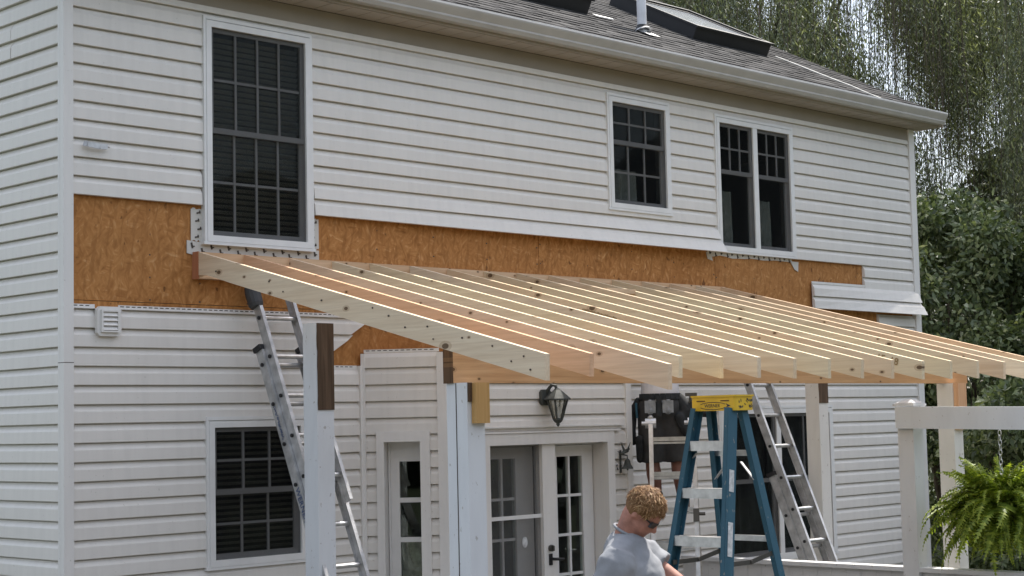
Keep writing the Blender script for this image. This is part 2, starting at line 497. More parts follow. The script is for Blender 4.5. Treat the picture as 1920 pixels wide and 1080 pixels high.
W_BIG = (1.068, 2.006, 3.570, 5.162)
W_MID = (5.408, 6.245, 4.140, 5.150)
W_TWIN = (6.972, 8.212, 3.846, 5.135)
W_LOW = (1.068, 1.918, 1.285, 2.300)
W_RIGHT = (6.895, 8.745, .86, 2.318)
front_holes = [W_BIG, W_MID, W_TWIN, W_LOW, W_RIGHT]
inner = [(a+.02, b-.02, c+.02, d-.02) for a, b, c, d in front_holes]
BAY_TOP = 2.815

# structural wall core (behind everything)
w = MB()
bars_with_holes(w, -.02, X1, .0, 5.39, inner + [(2.55, 5.35, .05, 2.70)], lambda a, b, c, d: w.box((a, .016, c), (b, .11, d)))
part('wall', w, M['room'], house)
w = MB(); w.box((-.0255, .1125, .0), (.06, 9.0, 5.39)); w.prism([(-.0255,0,5.392),(-.0255,9,5.392),(-.0255,4.5,7.75)], (.08,0,0))
part('wall', w, M['room'], house)
w = MB(); w.box((X1-.06, .115, 0), (X1, 9, 5.39)); w.prism([(X1-.06,0,5.39),(X1-.06,9,5.39),(X1-.06,4.5,7.75)], (.055,0,0))
part('wall', w, M['vinyl'], house)
w = MB(); w.box((.07, 8.9, 0), (X1-.07, 9, 5.39)); w.box((.07,.12,2.62),(X1-.07,8.88,2.80)); w.box((.07,.12,5.30),(X1-.07,8.88,5.38)); w.box((.07,2.9,.0),(X1-.07,3.0,2.6)); w.box((.07,2.9,2.82),(X1-.07,3.0,5.29)); w.box((.07,.12,.05),(X1-.07,2.88,.10))
w.box((4.6,.12,2.82),(4.7,2.88,5.29)); w.box((6.2,.12,.11),(6.3,2.88,2.6))
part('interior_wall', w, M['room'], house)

# sheathing sheets
def sheet(x0, x1, z0, z1, holes=()):
    m = MB(); bars_with_holes(m, x0, x1, z0, z1, list(holes), lambda a, b, c, d: m.box((a, .002, c), (b, .014, d)))
    part('sheathing_panel', m, M['osb'], house)
xs = [.0, 2.062, 4.50, 6.94, 9.378, X1-.02]
for a, b in zip(xs, xs[1:]):
    sheet(a+.003, b-.003, 3.122, 4.1, [h for h in inner])
    sheet(a+.003, b-.003, 2.45, 3.118, [(2.55, 5.35, 0, 2.7)])

m = MB()
for a, b in zip(xs, xs[1:]):
    for xx in (a+.02, b-.02, (a+b)/2, a+.62, b-.62):
        zz = 3.14
        while zz < 3.84:
            if not any(h[0]-.03 < xx < h[1]+.03 and h[2]-.1 < zz < h[3] for h in front_holes): m.box((xx+random.uniform(-.006,.006)-.005, .0005, zz-.005), (xx+.005, .0018, zz+.005))
            zz += random.uniform(.13,.17)
part('nail_heads', m, M['caulk'], house, kind='stuff')
# ---- siding, end wall (faces -X)
rows(house, Vector((-.0262, 0, 0)), UY, Vector((-1,0,0)), .0275, 8.9, 5.35, .1, [])
g = MB()
for z0, z1 in ((4.86, 5.12), (1.25, 1.55)):     # lap seams
    pass
# ---- siding, rear wall upper part
up_rows = [(.085, X1-.09)]
for i in range(-2, 9):
    zb = ZREF - P*i
    if zb > 5.262: continue
    for a, b, s0, s1 in rect_sub(.0025, X1-.09, zb, min(zb+P, 5.265), front_holes):
        if s1 - s0 > .01: plank(house, (0,0,0), UX, NF, a, b, zb, s0, s1)
FLAP = (4.075, 3.825, .018, .115, .012)
for i in (9, 10):
    zb = ZREF - P*i
    plank(house, (0,0,0), UX, NF, .0025, 1.035, zb, zb, zb+P)
    plank(house, (0,0,0), UX, NF, 2.04, 6.955, zb, zb, zb+P, flap=FLAP, label='loose bottom course bowing away from the wall' if i == 10 else None)
    plank(house, (0,0,0), UX, NF, 8.225, X1-.09, zb, zb, zb+P)
for i in (11, 12):
    zb = ZREF - P*i
    plank(house, (0,0,0), UX, NF, 9.48, X1-.09, zb, zb, zb+P)
# loose two-course panel hanging off the wall
for zb in (3.462, 3.335):
    plank(house, (0,-.022,0), UX, NF, 8.505, 10.50, zb, zb, zb+P, flap=(3.60, 3.335, .004, .115, .02), label='loose panel hanging off the wall beside the corner post')
m = MB(); m.box((8.505,-.03,3.589),(10.5,-.022,3.612)); part('nailing_hem', m, M['trimw'], house)
for i in (13, 14, 15, 16):
    zb = ZREF - P*i
    plank(house, (0,0,0), UX, NF, 9.73, X1-.09, zb, zb, min(zb+P, 3.31))
# ---- lower part
for i in range(16, 41):
    zb = ZREF - P*i
    zt = min(zb+P, 3.066)
    if zt <= zb: continue
    if zb < .05: break
    # left of the bay
    if zb > 2.80:
        e = 2.207 + max(0, (zb-2.842))*1.82
        plank(house, (0,0,0), UX, NF, .0025, e, zb, zb, zt, slant=.22)
    elif zb > 2.66:
        plank(house, (0,0,0), UX, NF, .0025, 2.17, zb, zb, zt)
    else:
        for a, b, s0, s1 in rect_sub(.0025, 2.455, zb, zt, front_holes): plank(house, (0,0,0), UX, NF, a, b, zb, s0, s1)
    for a, b, s0, s1 in rect_sub(5.43, X1-.09, zb, zt, front_holes): plank(house, (0,0,0), UX, NF, a, b, zb, s0, s1)
# nailing hem strips with slots
def hem(p0, p1, n, parent, h=.028):
    p0 = Vector(p0); p1 = Vector(p1); u = (p1-p0).normalized(); L = (p1-p0).length
    m = MB(); m.obox((p0+p1)/2 + n*.010, (u, n, (0,0,1)), (L/2, .002, h/2))
    m.mi = 1; x = .03
    while x < L-.03:
        m.obox(p0 + u*x + n*.0124 + Vector((0,0,.004)), (u, n, (0,0,1)), (.014, .0006, .003)); x += .045
    part('nailing_hem', m, [M['trimw'], M['caulk']], parent)
hem((.004,0,3.080), (.29-.11,0,3.080), NF, house); hem((.36,0,3.080), (2.58,0,3.080), NF, house); hem((5.45,0,3.08), (9.7,0,3.08), NF, house); hem((2.18,0,2.688), (2.45,0,2.688), NF, house)
# corner posts, frieze, inside corner
m = MB(); m.box((-.073,-.047,.05),(.001,-.0,5.395)); m.box((-.073,.002,.05),(-.026,.026,5.395)); part('corner_post', m, M['trimw'], house)
m = MB()
for k in range(28): m.box((.0045,-.0085,3.15+k*.024),(.0095,-.0062,3.162+k*.024))
part('nail_slots', m, M['caulk'], house)
m = MB(); m.box((.0015,-.006,3.11),(.022,-.001,3.815)); part('nailing_hem', m, M['trimw'], house)
m = MB(); m.box((-.0738,-.0478,2.700),(.0015,.0255,2.704)); part('corner_seam', m, M['caulk'], house)
m = MB(); m.box((X1-.088,-.047,.05),(X1+.02,-.0,5.395)); m.box((X1+.001,.002,.05),(X1+.02,.08,5.395)); part('corner_post', m, M['trimw'], house)
m = MB(); m.box((.002,-.030,5.266),(X1-.089,.0,5.398)); part('frieze_board', m, M['frieze'], house)
# bent scrap of trim caught at the corner
m = MB()
pts = [(.075,-.05,4.165),(.09,-.075,4.16),(.18,-.08,4.15),(.245,-.07,4.155),(.25,-.05,4.17)]
for a, b in zip(pts, pts[1:]): m.bar(a, b, .006, .035, side=(0,1,0))
solo('trim_scrap', m, M['alud'], 'bent grey strip of trim sticking out beside the corner post', 'trim scrap', (.15,-.04,4.16))

# ---- flashing strips left behind round the windows
def flashing(x0, x1, z0, z1, n, horizontal=True):
    m = MB(); k = 14; per = []
    top = [(x0+(x1-x0)*i/k, z1 + random.uniform(-.006,.006)) for i in range(k+1)]
    bot = [(x0+(x1-x0)*i/k, z0 + random.uniform(-.012,.012)) for i in range(k, -1, -1)]
    m.prism([(x,-.001,z) for x, z in top+bot], (0,-.005,0))
    m.mi = 1
    for i in range(n):
        if horizontal:
            x = x0 + (x1-x0)*(i+.5)/n + random.uniform(-.01,.01); z = z0 + (z1-z0)*(.3 if i % 2 else .68)
            m.obox((x,-.0085,z), ((1,0,.25),(0,1,0),(-.25,0,1)), (.006,.0025,.020)); m.obox((x+.012,-.0085,z-.006), ((1,0,0),(0,1,0),(0,0,1)), (.010,.002,.004))
        else:
            z = z0 + (z1-z0)*(i+.5)/n; x = (x0+x1)/2 + random.uniform(-.02,.02)
            m.obox((x,-.0085,z), ((1,0,.2),(0,1,0),(-.2,0,1)), (.016,.0025,.005)); m.obox((x+.01,-.0085,z+.006), ((1,0,0),(0,1,0),(0,0,1)), (.004,.002,.010))
    part('flashing_strip', m, [M['flash'], M['caulk']], house)
flashing(.955, 1.07, 3.57, 3.80, 4, False); flashing(.92, 2.10, 3.475, 3.566, 15); flashing(2.008, 2.10, 3.57, 3.80, 4, False)
flashing(6.82, 8.20, 3.785, 3.842, 16)
m = MB(); m.prism([(6.80,-.004,3.82),(6.88,-.004,3.80),(6.90,-.004,3.74),(6.82,-.004,3.755)],(0,-.004,0)); part('flashing_strip', m, M['flash'], house); m = MB(); m.prism([(8.17,-.004,3.80),(8.31,-.004,3.80),(8.30,-.004,3.70),(8.24,-.004,3.72)],(0,-.004,0)); part('flashing_strip', m, M['flash'], house)

# ---- windows
def window(rect, units, cols, rws, name_label=None, O=Vector((0,0,0)), u=UX, n=NF, fw=.045, split=.5, lower_muntin=True, blind=None, grid_lower=None, mull=.07):
    x0, x1, z0, z1 = rect
    root = bpy.data.objects.new('window', None); COL.objects.link(root); root.parent = house
    root.location = O + u*((x0+x1)/2) + Vector((0,0,z0))
    if name_label: root['label'] = name_label
    def B(mb, a, b, c, d, d0, d1):
        p = O + u*((a+b)/2) + n*((d0+d1)/2) + Vector((0,0,(c+d)/2))
        mb.obox(p, (u, n, (0,0,1)), (abs(b-a)/2, abs(d1-d0)/2, abs(d-c)/2))
    m = MB()
    B(m, x0, x1, z1-fw, z1, -.02, .050); B(m, x0, x1, z0, z0+fw, -.02, .050)
    B(m, x0, x0+fw, z0+fw, z1-fw, -.02, .050); B(m, x1-fw, x1, z0+fw, z1-fw, -.02, .050)
    # J channel round the frame, a thin lip
    B(m, x0-.022, x0-.001, z0-.012, z1+.030, 0, .046); B(m, x1+.001, x1+.022, z0-.012, z1+.030, 0, .046); B(m, x0-.001, x1+.001, z1+.006, z1+.030, 0, .046); B(m, x0-.03, x1+.03, z0-.022, z0-.001, 0, .048)
    iw = (x1-x0-2*fw - mull*(units-1))/units
    for k in range(units-1):
        a = x0+fw+iw*(k+1)+mull*k; B(m, a, a+mull, z0+fw, z1-fw, -.02, .046)
    part('frame', m, M['frame'], root)
    for k in range(units):
        a = x0+fw+(iw+mull)*k; b = a+iw; c, d = z0+fw, z1-fw
        zm = c + (d-c)*split
        sw = .032
        for (s0, s1, dep, mun, nm) in ((zm-.012, d, .022, True, 'sash'), (c, zm+.022, -.001, lower_muntin, 'sash')):
            m = MB()
            B(m, a, b, s1-sw, s1, dep-.02, dep); B(m, a, b, s0, s0+sw*1.25, dep-.02, dep)
            B(m, a, a+sw, s0+sw*1.25, s1-sw, dep-.02, dep); B(m, b-sw, b, s0+sw*1.25, s1-sw, dep-.02, dep)
            part(nm, m, M['frame'], root)
            if mun:
                m = MB(); ga, gb, gc, gd = a+sw, b-sw, s0+sw*1.25, s1-sw
                for j in range(1, cols): xx = ga+(gb-ga)*j/cols; B(m, xx-.009, xx+.009, gc, gd, dep-.013, dep-.002)
                for j in range(1, rws):
                    zz = gc+(gd-gc)*j/rws
                    for q in range(cols):
                        B(m, ga+(gb-ga)*q/cols+.0095, ga+(gb-ga)*(q+1)/cols-.0095, zz-.009, zz+.009, dep-.0125, dep-.0025)
                part('muntin', m, M['frame'], root)
            m = MB(); B(m, a+sw, b-sw, s0+sw*1.25, s1-sw, dep-.018, dep-.0145); part('pane', m, M['glass'], root)
        m = MB(); B(m, a+.001, b-.001, c+.001, d-.001, .0300, .0314); part('insect_screen', m, M['screen'], root)
        if blind:
            m = MB(); zz = c+.02
            while zz < d-.02:
                p = O + u*((a+b)/2) - n*.085 + Vector((0,0,zz))
                m.obox(p, (u, n*.8+Vector((0,0,.55)), Vector((0,0,.8))-n*.55), ((b-a)/2+.02, .018, .0012)); zz += .042
            part('blind_slats', m, M['blind'], root, kind='stuff')
    return root
window(W_BIG, 1, 4, 2, 'tall window with four columns of panes above the bare sheathing', blind=True)
w2 = window(W_MID, 1, 3, 2, 'small upstairs window with three columns of panes', split=.60, lower_muntin=True)
w3 = window(W_TWIN, 2, 3, 2, 'pair of narrow upstairs windows sharing one frame', split=.60, lower_muntin=False)
window(W_LOW, 1, 3, 2, 'downstairs window behind the leaning ladder', blind=True)
w4 = window(W_RIGHT, 2, 2, 1, 'wide downstairs window behind the blue stepladder', split=.52, lower_muntin=False, blind=None)
def curtain(x0, x1, z0, z1, y, parent, mat='curtain'):
    m = MB(); N = int((x1-x0)/.02); vs = []; fs = []
    for i in range(N+1):
        x = x0+(x1-x0)*i/N; yy = y + .022*math.sin(i*1.1)+.01*math.sin(i*.37)
        vs += [(x, yy, z0+.02*math.sin(i*.8)), (x, yy+.01, z1)]
    for i in range(N): fs.append((2*i, 2*i+2, 2*i+3, 2*i+1))
    m.add(vs, fs); part('curtain', m, M[mat], parent)
curtain(5.46, 5.95, 4.16, 4.52, .085, w2); curtain(7.02, 7.40, 3.88, 4.45, .10, w3); curtain(7.66, 7.98, 3.88, 4.40, .10, w3)
M['darkcurtain'] = plain('dark vertical blinds', (.16,.165,.17), .9, var=.3, scale=10)
curtain(6.93, 7.80, .9, 2.24, .13, w4, 'darkcurtain'); curtain(7.86, 8.70, .9, 2.24, .13, w4, 'darkcurtain')
# ---- bay
A = Vector((2.494, 0, 0)); Bc = Vector((2.894, -.5, 0)); Cc = Vector((5.0, -.5, 0)); Dd = Vector((5.4, 0, 0))
def face(a, b):
    u = (b-a).normalized(); return u, Vector((u.y, -u.x, 0)), (b-a).length
uL, nL, lL = face(A, Bc); uF, nF, lF = face(Bc, Cc); uR, nR, lR = face(Cc, Dd)
SIDE = (.122, .532, -1, 2.197); DOOR = (3.268-2.894, 4.785-2.894, -1, 2.155)
for (O, u, n, L, hl) in ((A, uL, nL, lL, [SIDE]), (Bc, uF, nF, lF, [DOOR]), (Cc, uR, nR, lR, [])):
    m = MB()
    def fb(a, b, c, d): m.obox(O + u*((a+b)/2) - n*.05 + Vector((0,0,(c+d)/2)), (u, n, (0,0,1)), ((b-a)/2, .048, (d-c)/2))
    bars_with_holes(m, .0, L, .05, BAY_TOP-.03, [(a+.03, b-.03, c, d-.03) for a, b, c, d in hl], fb)
    part('bay_wall', m, M['osb'], house)
    e0 = .035 if O is A else .045
    rows(house, O, u, n, e0, L-.045, BAY_TOP-.02, .12, hl)
    hem(O + u*.03 + Vector((0,0,BAY_TOP-.006)), O + u*(L-.03) + Vector((0,0,BAY_TOP-.006)), n, house, .026)
m = MB(); m.prism([A+Vector((0,0,BAY_TOP-.02)), Bc+Vector((0,0,BAY_TOP-.02)), Cc+Vector((0,0,BAY_TOP-.02)), Dd+Vector((0,0,BAY_TOP-.02))], (0,0,.012)); part('bay_lid', m, M['osb'], house)
for O, n1, n2, u1, u2, nm in ((Bc, nL, nF, uL, uF, 'o'), (Cc, nF, nR, uF, uR, 'o')):
    m = MB(); m.obox(O - u1*.012 + n1*.023 + Vector((0,0,1.42)), (u1, n1, (0,0,1)), (.034, .023, 1.37)); m.obox(O + u2*.012 + n2*.023 + Vector((0,0,1.42)), (u2, n2, (0,0,1)), (.034, .0228, 1.369)); part('corner_post', m, M['trimw'], house)
for O, u, n in ((A, uL, nL),):
    m = MB(); m.box((2.452,-.047,.06),(2.494,-.0,2.70)); m.obox(O + u*.026 + n*.023 + Vector((0,0,1.42)), (u, n, (0,0,1)), (.015,.023,1.37)); part('inside_corner', m, M['trimw'], house)
m = MB(); m.box((5.4,-.047,.06),(5.43,-.0,2.70)); part('inside_corner', m, M['trimw'], house)

def FB(mb, O, u, n, a, b, c, d, d0, d1):
    p = O + u*((a+b)/2) + n*((d0+d1)/2) + Vector((0,0,(c+d)/2))
    mb.obox(p, (u, n, (0,0,1)), (abs(b-a)/2, abs(d1-d0)/2, abs(d-c)/2))
# sidelight window on the angled face
sl = bpy.data.objects.new('sidelight_window', None); COL.objects.link(sl); sl.parent = house; sl.location = A + uL*.33
sl['label'] = 'narrow deep-set window with one column of panes'
m = MB(); f = lambda *q: FB(m, A, uL, nL, *q)
f(.122, .180, .12, 2.117, -.0, .050); f(.457, .532, .12, 2.117, 0, .050); f(.122, .532, 2.117, 2.197, 0, .0505)
f(.165, .181, .12, 2.13, -.17, -.001); f(.456, .47, .12, 2.13, -.17, -.001); f(.181, .456, 2.118, 2.13, -.17, -.001)
part('casing', m, M['trimw'], sl)
m = MB()
f(.182, .268, .12, 2.117, -.165, -.12); f(.438, .455, .12, 2.117, -.165, -.12); f(.268, .438, 1.965, 2.117, -.165, -.12)
for zz in (1.67, 1.37, 1.07, .77): f(.268, .438, zz-.018, zz+.018, -.155, -.122)
f(.185, .20, .12, 2.117, -.119, -.10)
part('sash', m, M['frame'], sl)
m = MB(); f(.268, .438, .3, 1.965, -.148, -.144); part('pane', m, M['doorglass'], sl)
m = MB(); f(.25, .46, .9, 1.36, -.30, -.29); part('curtain', m, plain('cream curtain', (.62,.56,.48), .9, var=.3, scale=18), sl)
# french door
fd = bpy.data.objects.new('french_door', None); COL.objects.link(fd); fd.parent = house; fd.location = Vector((4.03,-.5,.05))
f = lambda *q: FB(m, Vector((0,-.5,0)), UX, NF, *q)
m = MB()
f(3.268, 3.325, .05, 2.066, -.0, .050); f(4.70, 4.785, .05, 2.066, -.0, .050); f(3.268, 4.785, 2.066, 2.155, 0, .051); f(3.935, 4.088, .05, 2.064, -.05, .022)
f(3.255, 3.30, .05, 2.062, -.24, -.001); f(4.70, 4.73, .05, 2.062, -.24, -.001); f(3.302, 4.698, 2.05, 2.064, -.24, -.052)
f(3.20, 4.86, 2.157, 2.172, 0, .060)
part('frame', m, M['trimw'], fd)
def leaf(a, b, ga, gb, cols, dep, mat):
    global m
    m = MB(); zt = 2.045
    f(a, ga, .06, zt, dep-.045, dep); f(gb, b, .06, zt, dep-.045, dep); f(ga, gb, 1.955, zt, dep-.045, dep); f(ga, gb, .06, .30, dep-.045, dep)
    part('door_leaf', m, M['frame'], fd)
    m = MB()
    for j in range(1, cols): xx = ga+(gb-ga)*j/cols; f(xx-.011, xx+.011, .30, 1.955, dep-.034, dep-.004)
    for zz in (1.635, 1.315, .995, .675):
        for j in range(cols): f(ga+(gb-ga)*j/cols+.0115, ga+(gb-ga)*(j+1)/cols-.0115, zz-.011, zz+.011, dep-.033, dep-.005)
    part('muntin', m, M['frame'], fd)
    m = MB(); f(ga, gb, .30, 1.955, dep-.026, dep-.020); part('pane', m, M[mat], fd)
leaf(3.31, 3.99, 3.335, 3.79, 3, -.14, 'doorglass')
leaf(4.03, 4.69, 4.09, 4.56, 3, -.12, 'doorglass')
m = MB(); f(3.325, 3.934, .06, 2.064, -.012, -.0105); part('insect_screen', m, M['doorscreen'], fd)
m = MB(); f(3.325, 3.934, 1.482, 1.512, -.0095, .002); part('screen_rail', m, M['frame'], fd)
m = MB(); m.tube([(4.005,-.522,1.235),(4.005,-.548,1.235)], .026, 12); m.box((3.998,-.565,1.215),(4.012,-.548,1.255)); part('deadbolt', m, M['steel'], fd)
m = MB(); m.box((3.985,-.530,1.10),(4.022,-.522,1.19)); m.tube([(4.004,-.53,1.15),(4.004,-.58,1.15)], .012, 8); m.tube([(4.004,-.575,1.15),(4.10,-.578,1.145)], .012, 8); part('handle', m, M['black'], fd)
m = MB(); m.lathe((0,0,0), [(.034,0),(.034,.003)], 16); 
oval = MB(); oval.add([(3.725+.030*math.cos(a)*s_, -.372, 1.30+.042*math.sin(a)*s_) for s_ in (1, .72) for a in [2*math.pi*k/20 for k in range(20)]], [(k, (k+1) % 20, (k+1) % 20+20, k+20) for k in range(20)]); oval.add([(3.725+.021*math.cos(2*math.pi*k/20), -.372, 1.30+.029*math.sin(2*math.pi*k/20)) for k in range(20)], [tuple(range(20))]); 
for v in range(len(oval.v)): oval.v[v] = (oval.v[v][0], oval.v[v][1]-.002*(v % 2)-.14, oval.v[v][2])
part('oval_sticker', oval, M['sticker'], fd)
# drip cap over the door
m = MB(); m.box((3.16,-.560,2.20),(4.90,-.501,2.212)); part('drip_cap', m, M['trimw'], fd)

# ---- eave, gutter, roof
E0, ZE, SL = -.33, 5.55, rad(27.3)
XL, XR = -.35, 10.70
tanS = math.tan(SL)
def roofz(y): return ZE + (y - E0)*tanS
m = MB(); m.box((XL,-.262,5.400),(XR,-.004,5.412))
m.mi = 1
for k in range(0, 56): m.box((XL+.2*k,-.26,5.3975),(XL+.2*k+.006,-.006,5.3995))
part('soffit', m, [M['soffit'], M['frieze']], house)
m = MB(); m.box((XL,-.036,5.3965),(XR-.25,-.0305,5.3995)); part('soffit_channel', m, M['caulk'], house)
m = MB(); m.box((XL,-.285,5.405),(XR,-.264,5.56)); part('fascia', m, M['soffit'], house)
m = MB()
gp = [(-.287,5.425),(-.355,5.425),(-.372,5.455),(-.372,5.47),(-.398,5.515),(-.405,5.53),(-.405,5.546),(-.388,5.548),(-.388,5.538),(-.392,5.52),(-.362,5.47),(-.362,5.458),(-.35,5.435),(-.287,5.435)]
m.prism([(XL, y, z) for y, z in gp], (XR-XL,0,0)); m.prism([(XR,y,z) for y, z in gp[:8]]+[(XR,-.287,5.546)], (.004,0,0))
part('gutter', m, M['gutter'], house)
m = MB(); m.box((XL,-.4075,5.5375),(XR,-.405,5.5495)); m.box((XL,-.4075,5.5497),(XR,-.386,5.553)); part('gutter_lip', m, M['trimw'], house)
m = MB()
yr = 4.5
m.prism([(XL,E0,ZE-.02),(XL,yr,roofz(yr)-.02),(XL,yr,roofz(yr)-.12),(XL,E0+.05,ZE-.10)], (XR-XL,0,0))
m.prism([(XL,9-E0,ZE-.02),(XL,yr+.002,roofz(yr)-.02),(XL,yr+.002,roofz(yr)-.12),(XL,9-E0,ZE-.10)], (XR-XL,0,0))
part('roof', m, M['shingle'], house)
m = MB(); m.prism([(XR+.001,E0,ZE-.008),(XR+.001,yr,roofz(yr)-.008),(XR+.001,yr,roofz(yr)-.16),(XR+.001,E0,ZE-.16)], (.02,0,0)); part('rake_board', m, M['soffit'], house)
# shingle courses: laminated tabs, each its own small slab
V = []; F = []
sv = np.array([0, math.cos(SL), math.sin(SL)]); nv_ = np.array([0, -math.sin(SL), math.cos(SL)])
rows_n = int((yr-E0)/math.cos(SL)/.143)
for r in range(rows_n):
    x = XL-.02 - random.uniform(0, .25); s0 = r*.143
    while x < XR+.02:
        wdt = random.choice((.10,.13,.16,.2,.26)); x2 = min(x+wdt-.004, XR+.02)
        if x2 > x:
            th = random.choice((.000,.001,.004,.0055)); lf = random.uniform(-.003,.003)
            a = np.array([0,E0,ZE]) + sv*(s0-.02+lf); b = np.array([0,E0,ZE]) + sv*(s0+.16)
            bi = len(V)
            V += [a+[x,0,0]-nv_*.006, a+[x2,0,0]-nv_*.006, a+[x2,0,0]+nv_*(th), a+[x,0,0]+nv_*(th), b+[x,0,0]-nv_*.006, b+[x2,0,0]-nv_*.006]
            F += [(bi,bi+1,bi+2,bi+3),(bi+3,bi+2,bi+5,bi+4),(bi,bi+3,bi+4,bi),(bi+1,bi+5,bi+2,bi+1)]
        x += wdt
mm = MB(); mm.add(V, [tuple(dict.fromkeys(f)) for f in F])
part('shingles', mm, M['shingle'], house, kind='stuff')
# skylights
def skylight(x0, x1, y0, y1, h):
    r = bpy.data.objects.new('skylight', None); COL.objects.link(r); r.parent = house; r.location = ((x0+x1)/2, y0, roofz(y0))
    nv = Vector((0,-math.sin(SL),math.cos(SL)))
    def q(x, y, d): return Vector((x, y, roofz(y))) + nv*d
    m = MB(); t = .07
    for (a, b, c, d) in ((x0,x1,y0,y0+t),(x0,x1,y1-t,y1),(x0,x0+t,y0+t,y1-t),(x1-t,x1,y0+t,y1-t)):
        m.prism([q(a,c,-.01),q(b,c,-.01),q(b,d,-.01),q(a,d,-.01)], nv*h)
    part('frame', m, M['black'], r)
    m = MB(); m.prism([q(x0+t,y0+t,h-.03),q(x1-t,y0+t,h-.03),q(x1-t,y1-t,h-.03),q(x0+t,y1-t,h-.03)], nv*.012); part('glass', m, M['skyglass'], r)
    m = MB()
    for (a, b, c, d) in ((x0-.02,x1+.02,y0-.02,y0+.045),(x0-.02,x1+.02,y1-.03,y1+.02),(x0-.02,x0+.03,y0+.046,y1-.031),(x1-.03,x1+.02,y0+.046,y1-.031)):
        m.prism([q(a,c,h-.009),q(b,c,h-.009),q(b,d,h-.009),q(a,d,h-.009)], nv*.02)
    part('cladding', m, M['black'], r)
skylight(5.05, 6.30, .98, 2.0, .15); skylight(7.98, 9.30, 1.0, 2.15, .14)
m = MB(); m.prism([Vector((6.34,.90,roofz(.90)))+Vector((0,-.006,.014)),Vector((6.62,.92,roofz(.92)))+Vector((0,-.006,.014)),Vector((6.62,.95,roofz(.95)))+Vector((0,-.006,.014)),Vector((6.34,.96,roofz(.96)))+Vector((0,-.006,.014))],(0,0,.006)); part('roof_flashing', m, M['alud'], house)
vp = bpy.data.objects.new('vent_pipe', None); COL.objects.link(vp); vp.parent = house; vp.location = (6.70,.62,roofz(.62))
m = MB(); m.tube([(6.70,.62,roofz(.62)-.02),(6.70,.62,roofz(.62)+.75)], .047, 16); part('pipe', m, M['pvc'], vp, smooth=False)
m = MB(); m.tube([(6.70,.62,roofz(.62)+.02),(6.70,.62,roofz(.62)+.075)], [.075,.050], 14); part('collar', m, M['black'], vp)
m = MB(); nvv = Vector((0,-math.sin(SL),math.cos(SL))); c0 = Vector((6.70,.56,roofz(.56)))+nvv*.018
m.obox(c0, (UX, Vector((0,math.cos(SL),math.sin(SL))), nvv), (.085,.11,.003)); m.tube([c0-nvv*.0+Vector((0,.06,.02)), Vector((6.70,.62,roofz(.62)+.03))], [.10,.07], 12); part('flashing', m, M['alud'], vp)
pts = [(9.36,.93),(9.42,.62),(9.47,.30),(9.50,.05),(9.46,-.15),(9.45,-.34)]
m = MB(); m.tube([Vector((x,y,roofz(y)+.022+random.uniform(0,.006))) for x, y in pts], .008, 6)
solo('roof_cable', m, M['cable'], 'thin pale cable running down the shingles from the skylight corner', 'cable', (9.44,.3,roofz(.3)))

# ---- vent hood on the wall, lantern, bell
vt = thing('vent_hood', 'square white louvred vent hood on the siding below the sheathing', 'vent', (.26,-.02,2.98))
m = MB(); c = .022
oct_ = lambda x0,x1,z0,z1,c,y: [(x0+c,y,z0),(x1-c,y,z0),(x1,y,z0+c),(x1,y,z1-c),(x1-c,y,z1),(x0+c,y,z1),(x0,y,z1-c),(x0,y,z0+c)]
m.prism(oct_(.168,.352,2.880,3.078,c,-.030), (0,-.035,0)); part('mounting_plate', m, M['trimw'], vt)
m = MB(); m.box((.192,-.083,2.905),(.204,-.0655,3.055)); m.box((.316,-.083,2.905),(.328,-.0655,3.055)); m.box((.204,-.083,3.043),(.316,-.0655,3.055)); m.box((.204,-.083,2.905),(.316,-.0655,2.915)); part('hood_frame', m, M['trimw'], vt)
for k in range(4):
    z = 2.918+k*.031; m = MB(); m.prism([(.2045,-.067,z+.028),(.2045,-.083,z+.003),(.2045,-.081,z),(.2045,-.066,z+.02)], (.111,0,0)); part('louvre', m, M['trimw'], vt)

lt = thing('wall_lantern', 'black carriage lantern hanging on a curved arm above the glass doors', 'lantern', (3.98,-.5,2.40))
LZ = 0
m = MB(); m.prism(oct_(3.905,4.015,2.375,2.50,.02,-.5305), (0,-.034,0)); part('back_plate', m, M['bronze'], lt)
ax_ = Vector((4.005,-.640,0))
m = MB(); m.tube([(3.965,-.54,2.45),(3.968,-.575,2.50),(3.985,-.60,2.535),(4.008,-.62,2.53),(4.015,-.625,2.49)], .014, 8); part('arm', m, M['bronze'], lt)
m = MB(); m.lathe(ax_, [(.018,2.51),(.03,2.495),(.055,2.475),(.085,2.45),(.112,2.425),(.112,2.415),(.088,2.415)], 6); part('roof', m, M['bronze'], lt)
m = MB()
for k in range(6):
    a = 2*math.pi*(k+.5)/6; m.bar(ax_+Vector((.084*math.cos(a),.084*math.sin(a),2.415)), ax_+Vector((.036*math.cos(a),.036*math.sin(a),2.262)), .011, .011)
m.lathe(ax_, [(.040,2.268),(.044,2.256),(.03,2.238),(.014,2.228),(.016,2.218),(.004,2.202)], 8); part('cage', m, M['bronze'], lt)
m = MB(); m.lathe(ax_, [(.076,2.414),(.031,2.266)], 6); part('glass', m, M['lampglass'], lt)
m = MB(); m.tube([ax_+Vector((0,0,2.27)), ax_+Vector((0,0,2.36))], .016, 8); part('candle', m, M['pvc'], lt)

